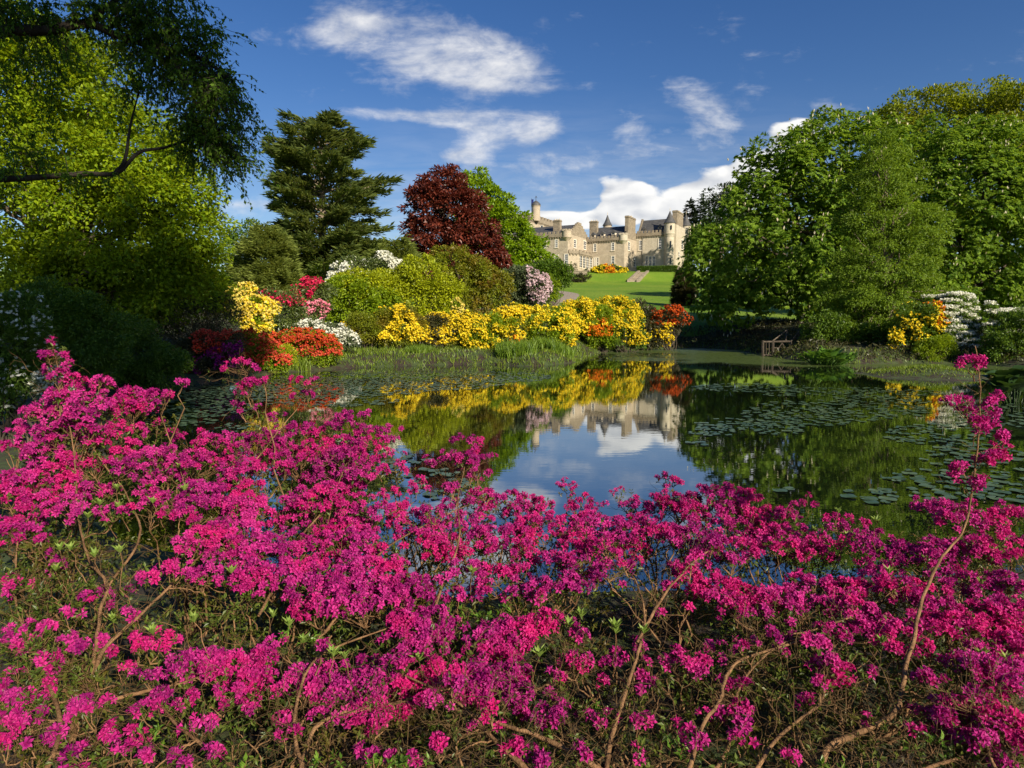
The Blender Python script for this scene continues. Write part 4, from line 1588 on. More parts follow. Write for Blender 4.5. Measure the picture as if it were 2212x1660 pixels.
shrub('rhododendron_shrub', 'large rhododendron with white blooms across its crown', [(765, 600, 48, 38), (825, 592, 42, 34), (742, 618, 30, 24), (800, 630, 60, 40)], 50, M_RHODO, [(M_WHITE, .55, .2, lambda Q, O, u, v: (v > .25 - .5 * (u < -.2)) & (n3(Q, 1.4, 1) > -.35))], L=.22, W=.09)
shrub('acer_shrub', 'mid green rounded shrub below the white rhododendron', [(760, 640, 60, 38), (740, 675, 55, 34), (815, 665, 56, 42)], 46, M_YG, L=.2, W=.13)
shrub('acer_shrub', 'yellow green rounded shrub directly under the white blooms', [(780, 622, 72, 34), (830, 640, 60, 40), (745, 650, 44, 34)], 47.5, M_BRIGHT, L=.2, W=.13)
shrub('acer_shrub', 'brightest lime green shrub above the yellow azaleas', [(912, 600, 48, 44), (945, 640, 50, 50), (890, 655, 46, 40), (930, 680, 50, 26)], 48, M_BRIGHT, L=.2, W=.13)
shrub('azalea_shrub', 'tall olive green azalea with orange tinted new leaves', [(975, 570, 42, 38), (1020, 600, 50, 42), (1060, 625, 45, 40), (1010, 650, 60, 30)], 53, M_OLIVE, L=.22, W=.12)
shrub('rhododendron_shrub', 'grey green rhododendron beside the lilac one', [(1110, 612, 38, 34), (1095, 640, 34, 26), (1135, 628, 28, 30)], 57, M_GREY, L=.24, W=.1)
shrub('rhododendron_shrub', 'pale lilac rhododendron standing by the path', [(1140, 600, 18, 16), (1160, 622, 22, 22), (1168, 643, 16, 14)], 56, M_GREY, [(M_LILAC, .85, .2, lambda Q, O, u, v: (u > -.5))], L=.22, W=.09)
shrub('laurel_shrub', 'small round green shrub on the left of the path', [(1186, 625, 20, 20), (1180, 644, 20, 14)], 62, M_YG, L=.22, W=.13)
shrub('laurel_shrub', 'dark green shrub bank between the path and the castle wall', [(1190, 590, 36, 26), (1215, 602, 24, 18), (1165, 600, 30, 30)], 84, M_SHRUB, L=.3, W=.18)
shrub('heather_shrub', 'low grey brown shrub against the garden wall', [(1252, 602, 18, 8), (1238, 606, 14, 7)], 164, M_DULL, L=.4, W=.2, clump=.6)
shrub('azalea_shrub', 'mound of yellow and orange azalea at the castle foot', [(1300, 586, 20, 9), (1318, 584, 18, 10), (1336, 588, 16, 8)], 173, M_SHRUB,
      [(M_YEL, .95, .4, None), (M_ORG, .8, .4, lambda Q, O, u, v: np.abs(u + .05) < .3), (M_RUST, .3, .4, lambda Q, O, u, v: np.abs(u - .15) < .15)], L=.4, W=.22, clump=.6)
shrub('yew_shrub', 'clipped upright dark bush before the castle bay', [(1267, 589, 3.5, 6.5)], 173, M_FIR, L=.35, W=.2, clump=.4)
shrub('yew_shrub', 'small upright dark bush right of the castle azalea mound', [(1354, 585, 4, 6)], 175, M_FIR, L=.35, W=.2, clump=.4)
shrub('climbing_shrub', 'thin climbing shrub on the castle wall by the bay', [(1241, 578, 5, 7), (1232, 586, 8, 5)], 175, M_DULL, L=.35, W=.2, clump=.4, cover=.7)

shrub('azalea_shrub', 'white azalea between red and yellow azaleas', [(720, 728, 40, 22), (690, 718, 36, 16), (745, 740, 26, 16), (660, 712, 24, 10)], 37, M_GREY, [(M_WHITE, .7, .11, lambda Q, O, u, v: (v > -.6) & (n3(Q, 2.2, 3) > -.3))], clump=.35, L=.12, W=.06)
shrub('azalea_shrub', 'orange red azalea at the water edge left of the white one', [(650, 746, 54, 26), (700, 750, 34, 22), (634, 768, 40, 26), (690, 774, 42, 18)], 34, M_YG, [(M_RED, .6, .10, lambda Q, O, u, v: (v > -.35) & (n3(Q, 2.0, 5) > -.5)), (M_RUST, .3, .10, lambda Q, O, u, v: v > .2)], clump=.35, L=.11, W=.055)
shrub('azalea_shrub', 'sunlit orange red azalea in the middle of the red row', [(540, 748, 46, 26), (560, 770, 42, 28), (592, 786, 28, 16)], 31, M_YG, [(M_RED, .6, .10, lambda Q, O, u, v: (n3(Q, 2.0, 2) > -.55) & (v > -.7))], clump=.33, L=.10, W=.05)
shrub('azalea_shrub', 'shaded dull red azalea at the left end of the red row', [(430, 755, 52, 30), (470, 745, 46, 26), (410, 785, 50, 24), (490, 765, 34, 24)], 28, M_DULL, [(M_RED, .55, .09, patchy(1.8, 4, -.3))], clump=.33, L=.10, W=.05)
shrub('azalea_shrub', 'purple azalea low among the red ones', [(478, 782, 34, 18), (495, 768, 24, 20), (460, 796, 34, 12)], 27.4, M_DULL, [(M_PURP, .75, .09, patchy(1.8, 1, -.5))], clump=.3, L=.09, W=.05)
shrub('leafy_shrub', 'fresh green shrub between the two sunlit red azaleas', [(617, 770, 16, 20), (612, 790, 20, 14)], 32.2, M_BRIGHT, clump=.3, L=.12, W=.06)

yz = lambda th=-.15, vm=-.75: (lambda Q, O, u, v: (n3(Q, 1.5, 1.0 + th) > th) & (v > vm))
shrub('azalea_shrub', 'leftmost yellow azalea mound on the grassy bank', [(790, 715, 34, 26), (780, 700, 24, 18), (815, 732, 26, 16)], 40, M_OLIVE, [(M_YEL, .85, .115, yz(-.1, -.6))], group=YEL, clump=.4, L=.13, W=.07)
shrub('azalea_shrub', 'golden yellow azalea with the highest peak above the grass bank', [(855, 690, 34, 26), (880, 705, 40, 34), (830, 715, 34, 26), (860, 735, 44, 18)], 40.5, M_OLIVE, [(M_YEL, .65, .12, yz(-.25, -.65))], group=YEL, clump=.4, L=.13, W=.07)
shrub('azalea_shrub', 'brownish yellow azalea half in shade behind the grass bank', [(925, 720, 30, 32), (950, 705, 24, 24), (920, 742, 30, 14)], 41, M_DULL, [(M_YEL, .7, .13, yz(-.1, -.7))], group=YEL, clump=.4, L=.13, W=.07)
shrub('azalea_shrub', 'slender pale cream yellow plume above the yellow azaleas', [(988, 672, 9, 18), (996, 690, 12, 16)], 44, M_YG, [(M_PYEL, 1.0, .13, None)], group=YEL, clump=.3, L=.13, W=.07)
shrub('azalea_shrub', 'clear yellow azalea under the pale plume', [(990, 715, 36, 24), (1010, 700, 26, 22), (970, 728, 26, 18)], 41.5, M_OLIVE, [(M_YEL, .75, .12, yz(-.35, -.8))], group=YEL, clump=.4, L=.13, W=.07)
shrub('azalea_shrub', 'dense bright yellow azalea reaching lowest to the irises', [(1050, 720, 36, 28), (1045, 742, 30, 16), (1075, 705, 26, 20), (1025, 735, 22, 14)], 41, M_YG, [(M_YEL, 0.85, .12, yz(-.5, -.9))], group=YEL, clump=.4, L=.13, W=.07)
shrub('azalea_shrub', 'yellow azalea with a small orange patch at its foot', [(1105, 715, 34, 28), (1090, 690, 30, 22), (1100, 738, 30, 14)], 42, M_OLIVE, [(M_YEL, .8, .13, yz(-.2, -.5)), (M_ORG, .25, .13, lambda Q, O, u, v: (v < -.35) & (u > 0) & (u < .7))], group=YEL, clump=.4, L=.13, W=.07)
shrub('azalea_shrub', 'dull yellow azalea with many bare twigs at the path end', [(1120, 678, 36, 16), (1150, 684, 30, 16), (1100, 684, 24, 14)], 46, M_OLIVE, [(M_YEL, .45, .14, yz(-.2))], group=YEL, clump=.4, L=.14, W=.07)
shrub('azalea_shrub', 'green azalea with scattered yellow blooms in the row centre', [(1180, 705, 44, 36), (1165, 730, 38, 16), (1200, 725, 30, 20)], 43, M_YG, [(M_YEL, .32, .14, lambda Q, O, u, v: (v > -.2) | (u > .5))], group=YEL, clump=.4, L=.15, W=.09)
shrub('azalea_shrub', 'drooping yellow azalea falling in a column beside the irises', [(1215, 690, 26, 22), (1228, 715, 16, 24), (1225, 735, 12, 14)], 44, M_YG, [(M_YEL, 0.85, .12, yz(-.5, -1))], group=YEL, clump=.35, L=.13, W=.07)
shrub('azalea_shrub', 'broad bright yellow azalea seen against the lawn', [(1262, 678, 46, 24), (1230, 682, 34, 18), (1290, 692, 40, 30), (1250, 704, 44, 24)], 52, M_YG, [(M_YEL, .75, .13, yz(-.45, -.8))], group=YEL, clump=.5, L=.17, W=.09)
shrub('azalea_shrub', 'tallest yellow azalea standing highest against the lawn', [(1330, 670, 40, 26), (1350, 695, 36, 28), (1310, 700, 40, 28)], 53, M_YG, [(M_YEL, .75, .12, yz(-.4, -.7)), (M_ORG, .25, .16, lambda Q, O, u, v: (np.abs(u + .35) < .3) & (np.abs(v + .45) < .35))], group=YEL, clump=.5, L=.17, W=.09)
shrub('azalea_shrub', 'orange azalea glowing below the tallest yellow one', [(1302, 708, 22, 14), (1292, 724, 22, 16), (1300, 740, 28, 14), (1320, 732, 18, 14)], 51, M_YG, [(M_ORG, .36, .13, lambda Q, O, u, v: (v > -.1) & (u < .5))], clump=.4, L=.16, W=.09)
shrub('azalea_shrub', 'loose yellow azalea lowest at the right end of the yellow row', [(1350, 725, 30, 22), (1385, 735, 22, 16), (1330, 740, 22, 12)], 51, M_SHRUB, [(M_YEL, .6, .13, yz(-.2, -.8))], group=YEL, clump=.45, L=.16, W=.09)
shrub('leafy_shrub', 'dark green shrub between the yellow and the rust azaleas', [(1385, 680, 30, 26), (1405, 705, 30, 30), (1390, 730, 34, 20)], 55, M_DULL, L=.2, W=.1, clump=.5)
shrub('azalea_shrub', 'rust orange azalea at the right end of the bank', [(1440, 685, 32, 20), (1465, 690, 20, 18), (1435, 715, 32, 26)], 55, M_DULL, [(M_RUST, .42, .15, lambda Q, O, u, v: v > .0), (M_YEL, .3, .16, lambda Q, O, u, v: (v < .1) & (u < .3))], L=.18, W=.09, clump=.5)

# right bank
shrub('azalea_shrub', 'yellow azalea under the larch on the right bank', [(1985, 690, 44, 34), (1955, 735, 38, 32), (2010, 720, 40, 36), (1965, 765, 34, 16)], 41, M_SHRUB, [(M_YEL, .34, .15, patchy(1.6, 3, -.2)), (M_ORG, .2, .15, lambda Q, O, u, v: (u > .3) & (v > .2))], L=.16, W=.09)
shrub('leafy_shrub', 'round bright green shrub at the water right of the yellow azalea', [(2012, 765, 34, 26), (2030, 755, 26, 26)], 39, M_YG, L=.12, W=.05, clump=.35)
shrub('leafy_shrub', 'dark dense shrub below the larch behind the broad leaves', [(1850, 735, 66, 36), (1790, 720, 50, 36), (1900, 750, 50, 30)], 45, M_SHRUB, L=.18, W=.1)


def layered(label, tiers, Y, name='viburnum_shrub', cat='shrub', fdens=1.0):
    """white flowers lying on flat tiers, leaves hanging beneath."""
    s = Y / FPX
    cs = np.array([at(a, b, Y + d) for a, b, r, d in tiers])
    bx = cs[:, 0].mean()
    gz = float(ground_z(bx, Y)[0])
    base = np.array([bx, Y, gz])
    o = thing(name, label, cat, base, 0, 'white viburnums on the right bank')
    g, lf, fl = Bag(), Bag(), Bag()
    V, F = tubes(curve(np.repeat(base[None], len(cs), 0), cs, 6, .05, .04), np.full((len(cs), 6), .03) * np.linspace(1.2, .4, 6)[None], 5)
    g.add(V, F)
    g.build('branches', M_BARK, o, True)
    for (a, b, r, d), c in zip(tiers, cs):
        R_ = r * s
        n = int(420 * R_ ** 1.5 + 60)
        ang, rad = rng.random(n) * 6.283, rng.random(n) ** .5
        P = c + np.column_stack([np.cos(ang) * rad * R_, np.sin(ang) * rad * R_ * .8, rng.uniform(-.28, 0, n) - .25 * rad * R_ * .5])
        V, F = leaf_geo(P, unit(np.column_stack([np.cos(ang), np.sin(ang), -.5 + 0 * ang]) + rdir(n) * .4), unit(rdir(n) * .4 + [0, 0, 1]), .17, .1)
        lf.add(V, F, np.repeat(rng.random(n), 4))
        m = int(n * .8 * fdens)
        ang, rad = rng.random(m) * 6.283, rng.random(m) ** .5
        P = c + np.column_stack([np.cos(ang) * rad * R_, np.sin(ang) * rad * R_ * .8, .04 + 0 * ang - .125 * rad * R_ + rng.uniform(-.12, .08, m)])
        b2 = flowers_on(P, np.tile([0, -.35, .8], (m, 1)), .12, 2)
        for V in [np.concatenate(b2.V)]:
            fl.add(V, np.concatenate(b2.F[3]), np.concatenate(b2.T))
    lf.build('foliage', M_SHRUB, o)
    fl.build('flowers', M_WHITE, o)


tiers = []
for i in range(44):
    f = i / 43
    tiers.append((2066 + 24 * math.sin(i * 2.4) + 12 * f, 634 + 122 * f, 13 + 9 * math.sin(math.pi * (f * .6 + .25)), (i * 7 % 5 - 2) * .2 - .3 - 1.9 * f ** 1.3))
layered('tall white viburnum falling in a column of white tiers', tiers, 42, fdens=1.5)
layered('low spreading white viburnum in flat layers at the right edge', [(2140 + (i * 37 % 90), 655 + (i * 23 % 70), 13 + (i * 11 % 12), (i * 7 % 5 - 2) * .4) for i in range(34)], 40, fdens=.6)
layered('sparse white viburnum branch above the yellow azalea', [(2005 + i * 14, 640 + (i * 5 % 3) * 8, 14, 0) for i in range(4)], 45, fdens=.7)
shrub('leafy_shrub', 'dark leafy shrub in shade at the far right edge', [(2185, 740, 50, 44), (2160, 765, 34, 24), (2230, 720, 50, 60)], 37, M_SHRUB, L=.15, W=.08)

# dark thicket and shrubs under the big beech
shrub('thicket_shrub', 'dark bare branched thicket beside the pale yellow azalea', [(430, 690, 76, 44), (360, 710, 56, 40), (480, 690, 30, 46), (410, 730, 90, 26)], 31, M_DULL, cover=.35, L=.10, W=.05, stems=150, clump=.4)
shrub('leafy_shrub', 'dark evergreen shrub at the left shore under the beech', [(300, 780, 80, 50), (240, 740, 70, 46), (340, 800, 60, 36)], 24, M_SHRUB, L=.1, W=.06, clump=.45)
shrub('leafy_shrub', 'tall dark shrub in deep shade under the beech trunk', [(190, 720, 90, 60), (120, 690, 90, 60), (160, 790, 80, 60)], 21, M_SHRUB, L=.1, W=.06, clump=.45)
shrub('viburnum_shrub', 'shaded white flowering shrub at the far left edge', [(20, 740, 70, 60), (50, 800, 60, 50), (-20, 820, 70, 60), (20, 690, 60, 40)], 12.5, M_SHRUB, [(M_WHITE, .035, .07, patchy(2.0, 2, .1))], L=.07, W=.04, clump=.3)
shrub('spirea_shrub', 'small white flowered shrub behind the tall magenta spire', [(108, 835, 22, 30), (120, 860, 24, 20)], 10.5, M_GREY, [(M_WHITE, .45, .045, None)], L=.05, W=.02, clump=.18)


# ------------------------------------------------------------------ waterside plants
def blades(P, h, w, mat, name, parent=None, lean=.25, tint=None):
    n = len(P)
    d = unit(np.array([0, 0, 1.]) + rdir(n) * lean)
    h = h * rng.uniform(.55, 1.25, n)[:, None]
    s = unit(np.cross(d, rdir(n))) * w * .5
    bend = rdir(n) * np.array([1, 1, 0]) * h * .3
    V = np.stack([P - s, P + s, P + d * h * .55 + s * .8, P + d * h * .55 - s * .8, P + d * h + bend], 1).reshape(-1, 3)
    b = np.arange(n)[:, None] * 5
    F1 = b + np.array([[0, 1, 2, 3]])
    F2 = b + np.array([[3, 2, 4]])
    return obj_np(name, V, [F1, F2], mat, parent, np.repeat(rng.random(n), 5))


def iris(label, px, py, rx, ry, n, h, w, mat=None, name='iris_clump', cat='plant', group='waterside plant clumps'):
    c = on_z(px, py, .05)
    s = c[1] / FPX
    th, r = rng.random(n) * 6.283, rng.random(n) ** .5
    dyw = ry * s / ((py - HOR) / FPX) * .5
    P = c + np.column_stack([np.cos(th) * r * rx * s, np.sin(th) * r * min(dyw, rx * s * 1.2), 0 * th])
    P[:, 2] = np.maximum(ground_z(P[:, 0], P[:, 1]), 0) - .02
    o = thing(name, label, cat, (c[0], c[1], 0), 0, group)
    blades(P, h, w, mat or M_GRASS, 'leaves', o)
    return o


iris('tall pale green iris clump standing in the shallows', 1115, 782, 48, 10, 1400, .7, .045)
iris('shorter green iris clump right of the tall one', 1195, 776, 44, 9, 1300, .7, .05)
iris('lush green reed clump below the drooping yellow azalea', 1270, 752, 42, 9, 1300, .85, .07)
iris('leafy iris clump left of the orange azalea water line', 1325, 754, 30, 6, 700, .8, .09)
iris('grass tuft at the left foot of the bank', 905, 782, 30, 5, 700, .4, .03, M_GRASS)
iris('thin reeds at the foot of the green shrub by the red azaleas', 640, 800, 30, 4, 400, .5, .03, M_BGRASS)

gn = 52000
gx = rng.uniform(-16.5, 14, gn)
gy = rng.uniform(34.5, 58, gn)
sd = signed_dist(np.stack([gx, gy], 1))
gx[38000:], gy[38000:] = rng.uniform(14, 36, 14000), rng.uniform(36, 60, 14000)
sd = signed_dist(np.stack([gx, gy], 1))
k = (sd > -.15) & (sd < np.where(gx > 14, 2.2, 5.5)) & ((wob(gx, gy, .8) + rng.normal(size=gn) * .4) > -.6)
P = np.column_stack([gx, gy, ground_z(gx, gy) - .02])[k]
g_o = blades(P, .27, .04, M_BGRASS, 'bank_grass', None, .5)
g_o['kind'] = 'stuff'
# grass on the mound
gn = 3500
gx, gy = MOUND[0] + rng.normal(size=gn) * 1.5, MOUND[1] + .6 + rng.normal(size=gn) * 1.2
gz_ = ground_z(gx, gy)
k = gz_ > .05
mg = blades(np.column_stack([gx, gy, gz_ - .02])[k], .16, .03, M_BGRASS, 'mound_grass', None, .6)
mg['kind'] = 'stuff'


def broadleaf(name, label, px, py, rx, Y, h, n, L, W, mat, cat='plant'):
    c = on_z(px, py, .05) if Y is None else at(px, py, Y)
    c[2] = max(0.0, float(ground_z(c[0], c[1])[0]))
    s = c[1] / FPX
    o = thing(name, label, cat, c)
    th, r = rng.random(n) * 6.283, rng.random(n) ** .6
    out = np.column_stack([np.cos(th), np.sin(th), 0 * th])
    Q = c + out * (r * rx * s)[:, None] * np.array([1, .7, 1])
    H = h * rng.uniform(.5, 1.1, n) * (1.1 - .5 * r)
    st = Bag()
    A = c + out * (r * .6 * rx * s)[:, None] * np.array([1, .7, 1])
    B = Q.copy()
    B[:, 2] += H * .55
    V, F = tubes(curve(A, B, 4, .05), np.full((n, 4), .02), 4)
    st.add(V, F)
    st.build('stems', mat, o, True)
    # ribbed paddle leaves: a 3 x 5 patch each
    U = np.linspace(0, 1, 6)
    prof = np.sin(np.pi * (U * .92 + .05)) ** .7
    d = unit(out * rng.uniform(.4, 1, (n, 1)) + np.array([0, 0, .9]) + rdir(n) * .3)
    sd_ = unit(np.cross(d, np.array([0, 0, 1.]) + rdir(n) * .2))
    nn = np.cross(sd_, d)
    Ls = L * rng.uniform(.7, 1.2, n)
    Ws = W * rng.uniform(.7, 1.2, n)
    V = np.zeros((n, 6, 3, 3))
    for i, u in enumerate(U):
        ctr = B + d * (Ls * u)[:, None] - np.array([0, 0, 1.]) * (Ls * .35 * u * u)[:, None]
        for j, q in enumerate((-1, 0, 1)):
            V[:, i, j] = ctr + sd_ * (q * Ws * .5 * prof[i])[:, None] + nn * (abs(q) * Ws * .16 * prof[i])[:, None]
    i = np.arange(5)[:, None] * 3
    j = np.arange(2)[None]
    f = np.stack([i + j, i + j + 1, i + 3 + j + 1, i + 3 + j], -1).reshape(-1, 4)
    F = (np.arange(n)[:, None, None] * 18 + f[None]).reshape(-1, 4)
    obj_np('leaves', V.reshape(-1, 3), F, mat, o, np.repeat(rng.random(n), 18), True)
    return o


M_HOSTA = leaf_mat('broad_leaf', (.05, .12, .014), (.12, .24, .03), .3, .35, .5)
M_GUN = leaf_mat('gunnera_leaf', (.02, .05, .010), (.05, .10, .02), .25, .45, .4)
broadleaf('broad_leaved_plant', 'clump of broad shiny green leaves at the water by the gate', 1788, 786, 58, None, 1.1, 150, .62, .34, M_HOSTA)
broadleaf('giant_leaf_plant', 'dark giant leaved plant at the right edge near the mound', 2195, 868, 60, None, 1.5, 40, .75, .7, M_GUN)


# ------------------------------------------------------------------ lily pads
def build_pads():
    reg = [(330, 850, 70, 26, 300), (480, 842, 130, 20, 700), (640, 838, 160, 26, 900), (800, 830, 170, 26, 900), (950, 822, 150, 22, 700), (1080, 815, 110, 12, 300), (430, 880, 120, 22, 260), (380, 905, 90, 18, 90), (700, 866, 160, 14, 160), (520, 925, 50, 10, 18),
           (1590, 918, 90, 14, 110), (1680, 925, 60, 16, 70), (1540, 934, 50, 10, 36), (1760, 893, 160, 28, 260), (1620, 838, 130, 10, 160), (1900, 880, 120, 26, 150), (2030, 940, 120, 24, 110), (2100, 985, 110, 28, 90), (1990, 1030, 90, 14, 26), (2060, 1062, 110, 22, 70), (2180, 1045, 60, 40, 40), (1880, 1072, 60, 18, 22), (2150, 900, 90, 30, 90),
           (930, 1030, 90, 22, 26), (880, 1000, 50, 16, 10), (1010, 1045, 50, 14, 10), (1450, 1085, 30, 8, 3), (960, 1068, 40, 12, 6), (1180, 1020, 60, 10, 0), (1690, 1060, 30, 8, 5), (1840, 850, 200, 12, 160), (1330, 775, 90, 6, 120), (1500, 960, 24, 6, 5)]
    pts = []
    for (a, b, rx, ry, n) in reg:
        th, r = rng.random(n) * 6.283, rng.random(n) ** .5
        for x, y in zip(a + np.cos(th) * r * rx, b + np.sin(th) * r * ry):
            p = on_z(x, y, .0)
            pts.append((p[0], p[1]))
    pts = np.array(pts)
    sd_ = signed_dist(pts)
    pts = pts[sd_ < -.25]
    pts = pts[np.argsort(pts[:, 1])]
    # keep pads from lying on one another
    keep = []
    cell = {}
    for p in pts:
        r = rng.uniform(.06, .125)
        key = (int(p[0] / .3), int(p[1] / .3))
        ok = True
        for i in (-1, 0, 1):
            for j in (-1, 0, 1):
                for q in cell.get((key[0] + i, key[1] + j), ()):
                    if (q[0] - p[0]) ** 2 + (q[1] - p[1]) ** 2 < ((q[2] + r) * .86) ** 2:
                        ok = False
        if ok:
            cell.setdefault(key, []).append((p[0], p[1], r))
            keep.append((p[0], p[1], r))
    m = 15

    def disc(r, seed):
        q = np.random.default_rng(seed)
        a = np.linspace(.16, 2 * math.pi - .16, m)
        rr = r * (1 + .05 * np.sin(3 * a + seed) + q.normal(size=m) * .02)
        ring = np.column_stack([rr * np.cos(a), rr * np.sin(a), .006 + .012 * r / .12 * np.abs(np.sin(a * 1.5 + seed)) ** 2])
        return np.vstack([[[0, 0, .004]], ring])
    Fd = np.array([[0, i, i + 1] for i in range(1, m)])
    mt, t, out = new_mat('lily_pad')
    at_ = t.new('ShaderNodeAttribute', attribute_name='tint')
    oi = t.new('ShaderNodeObjectInfo')
    p = t.new('ShaderNodeBsdfPrincipled')
    f = t.math('FRACT', t.math('ADD', at_.outputs['Fac'], oi.outputs['Random']))
    t.l.new(t.mix(f, (.04, .08, .05), (.09, .135, .07)), p.inputs['Base Color'])
    p.inputs['Roughness'].default_value = .3
    p.inputs['Specular IOR Level'].default_value = .6
    t.l.new(p.outputs[0], out.inputs[0])
    protos = [mesh_np('lily_pad', disc(.13, s_), Fd, mt, np.zeros(m + 1), True) for s_ in range(6)]
    big = keep[:300]
    for i, (x, y, r) in enumerate(big):
        o = bpy.data.objects.new('lily_pad', protos[i % 6])
        o.location = (x, y, .002 + .0012 * (i % 4))
        o.rotation_euler = (0, 0, rng.random() * 6.28)
        k = r / .13
        o.scale = (k, k, 1)
        tag(o, 'round notched lily pad floating flat on the dark pond', 'lily pad', 'lily pads floating on the pond')
        link(o)
    g = Bag()
    for i, (x, y, r) in enumerate(keep[300:]):
        a = rng.random() * 6.28
        V = disc(r * 1.05, i % 6)
        c, s_ = math.cos(a), math.sin(a)
        V = np.column_stack([V[:, 0] * c - V[:, 1] * s_ + x, V[:, 0] * s_ + V[:, 1] * c + y, V[:, 2] + .003])
        g.add(V, Fd, np.full(len(V), rng.random()))
    o = g.build('distant_lily_pads', mt, None, True)
    o['kind'] = 'stuff'


build_pads()


# ------------------------------------------------------------------ low ground cover on the shaded right bank
gn = 60000
gx, gy = rng.uniform(9, 44, gn), rng.uniform(34, 63, gn)
sd = signed_dist(np.stack([gx, gy], 1))
k = (sd > .1) & (sd < 16) & (wob(gx, gy, .5) + rng.normal(size=gn) * .35 > -.55)
P = np.column_stack([gx, gy, ground_z(gx, gy) + rng.uniform(.02, .3, gn)])[k][:24000]
V, F = leaf_geo(P, unit(rdir(len(P)) + [0, 0, .2]), unit(rdir(len(P)) * .6 + [0, 0, 1]), rng.uniform(.14, .3, len(P)), .12)
gc = obj_np('ground_cover', V, F, M_DULL, None, np.repeat(rng.random(len(P)), 4))
gc['kind'] = 'stuff'


# ------------------------------------------------------------------ overhanging tree at the left
def build_overhang():
    base = np.array([-9.6, 8.6, .35])
    o = thing('overhanging_tree', 'near small leaved tree hanging its branches in from the left edge', 'tree', base)
    g = Bag()
    Y = 9.0
    trunk = polyline([base - [0, 0, .3], base + [.1, 0, 3], base + [.5, .1, 5.5], base + [.9, .2, 8.5]], 5)
    V, F = tubes(trunk[None], np.linspace(.3, .14, len(trunk))[None], 10)
    g.add(V, F)
    limbs = [([(-420, 260, 8.8), (-150, 120, 8.8), (0, 70, 8.8), (100, 66, 8.8), (190, 52, 9), (255, 78, 9.1), (330, 100, 9.2), (420, 120, 9.3), (500, 170, 9.3)], .085),
             ([(-420, 480, 8.8), (-150, 400, 8.8), (60, 385, 8.8), (180, 376, 9), (252, 374, 9), (300, 330, 9.1), (360, 318, 9.2), (440, 290, 9.4)], .05),
             ([(190, 52, 9), (225, 20, 9), (300, -30, 9.1), (400, -60, 9.2)], .05),
             ([(250, 374, 9), (270, 345, 9), (282, 270, 9.1), (300, 200, 9.2)], .03)]
    nodes = []
    for pts, r in limbs:
        w = [at(*q) for q in pts]
        if pts[0][0] == -420:
            k = int(np.argmin(np.abs(trunk[:, 2] - w[0][2])))
            w[0] = trunk[k]
        p = polyline(w, 6)
        V, F = tubes(p[None], (r * (1.05 - np.linspace(0, 1, len(p)) * .8))[None], 7)
        g.add(V, F)
        nodes.append(p[6:])
    nodes = np.concatenate(nodes)
    # sprays of twigs: ellipses in the crown, (px, py, rx, ry, Y, twigs, hang)
    sprays = [(90, 20, 130, 40, 9, 36, .25), (260, 30, 110, 50, 9.1, 44, .25), (390, 50, 90, 70, 9.3, 60, .3), (340, 140, 80, 70, 9.2, 34, .35), (440, 180, 60, 80, 9.3, 50, .4), (500, 220, 40, 50, 9.3, 26, .4),
              (440, 280, 60, 70, 9.4, 44, .45), (500, 320, 36, 46, 9.4, 22, .5), (150, 150, 150, 60, 8.9, 14, .4), (60, 330, 110, 60, 8.6, 7, .3), (200, 400, 100, 40, 8.8, 4, .3), (10, 180, 60, 100, 8.5, 14, .4)]
    A, B, hang = [], [], []
    for px, py, rx, ry, y, n, h in sprays:
        s = y / FPX
        c = at(px, py, y)
        q = c + rdir(n) * np.array([rx * s, .7, ry * s]) * (rng.random((n, 1)) ** .45)
        dd = np.linalg.norm(q[:, None] - nodes[None], axis=2)
        k = np.argmin(dd + rng.random(dd.shape) * .35, 1)
        A.append(nodes[k])
        B.append(q)
        hang.append(np.full(n, h))
    A, B, hang = np.concatenate(A), np.concatenate(B), np.concatenate(hang)
    P = curve(A, B, 9, .10, .03)
    P[:, :, 2] -= (hang[:, None] * .32) * np.linspace(0, 1, 9)[None] ** 2.2
    V, F = tubes(P, np.full((len(P), 1), .006) * np.linspace(1.3, .3, 9)[None], 4)
    g.add(V, F)
    # side twigs
    i = np.repeat(np.arange(len(P)), 4)
    k = rng.integers(3, 9, len(i))
    a = P[i, k]
    d = unit(rdir(len(i)) + np.array([.15, 0, -.35]) + unit(P[i, 8] - P[i, 0]) * .8)
    b = a + d * rng.uniform(.2, .6, (len(i), 1))
    T = curve(a, b, 5, .03, .04)
    T[:, :, 2] -= .12 * np.linspace(0, 1, 5)[None] ** 2
    V, F = tubes(T, np.full((len(T), 1), .0038) * np.linspace(1.2, .5, 5)[None], 3)
    g.add(V, F)
    g.build('trunk', M_DBARK, o, True)
    # small leaves set along the twigs
    LP, LD = [], []
    for path, per, k0 in ((P, 16, .35), (T, 14, .1)):
        n, kk = path.shape[:2]
        ii = np.repeat(np.arange(n), per)
        t = rng.uniform(k0, 1, len(ii)) * (kk - 1)
        j = np.minimum(t.astype(int), kk - 2)
        f = (t - j)[:, None]
        LP.append(path[ii, j] * (1 - f) + path[ii, j + 1] * f)
        LD.append(unit(path[ii, j + 1] - path[ii, j]))
    LP, LD = np.concatenate(LP), np.concatenate(LD)
    n = len(LP)
    D = unit(LD * .5 + rdir(n) * .8 + np.array([0, 0, -.45]))
    V, F = leaf_geo(LP + rdir(n) * .02, D, unit(rdir(n) + [0, 0, .8]), rng.uniform(.035, .075, n), rng.uniform(.022, .04, n), .15)
    obj_np('crown', V, F, M_NEAR, o, np.repeat(rng.random(n), 4))


build_overhang()


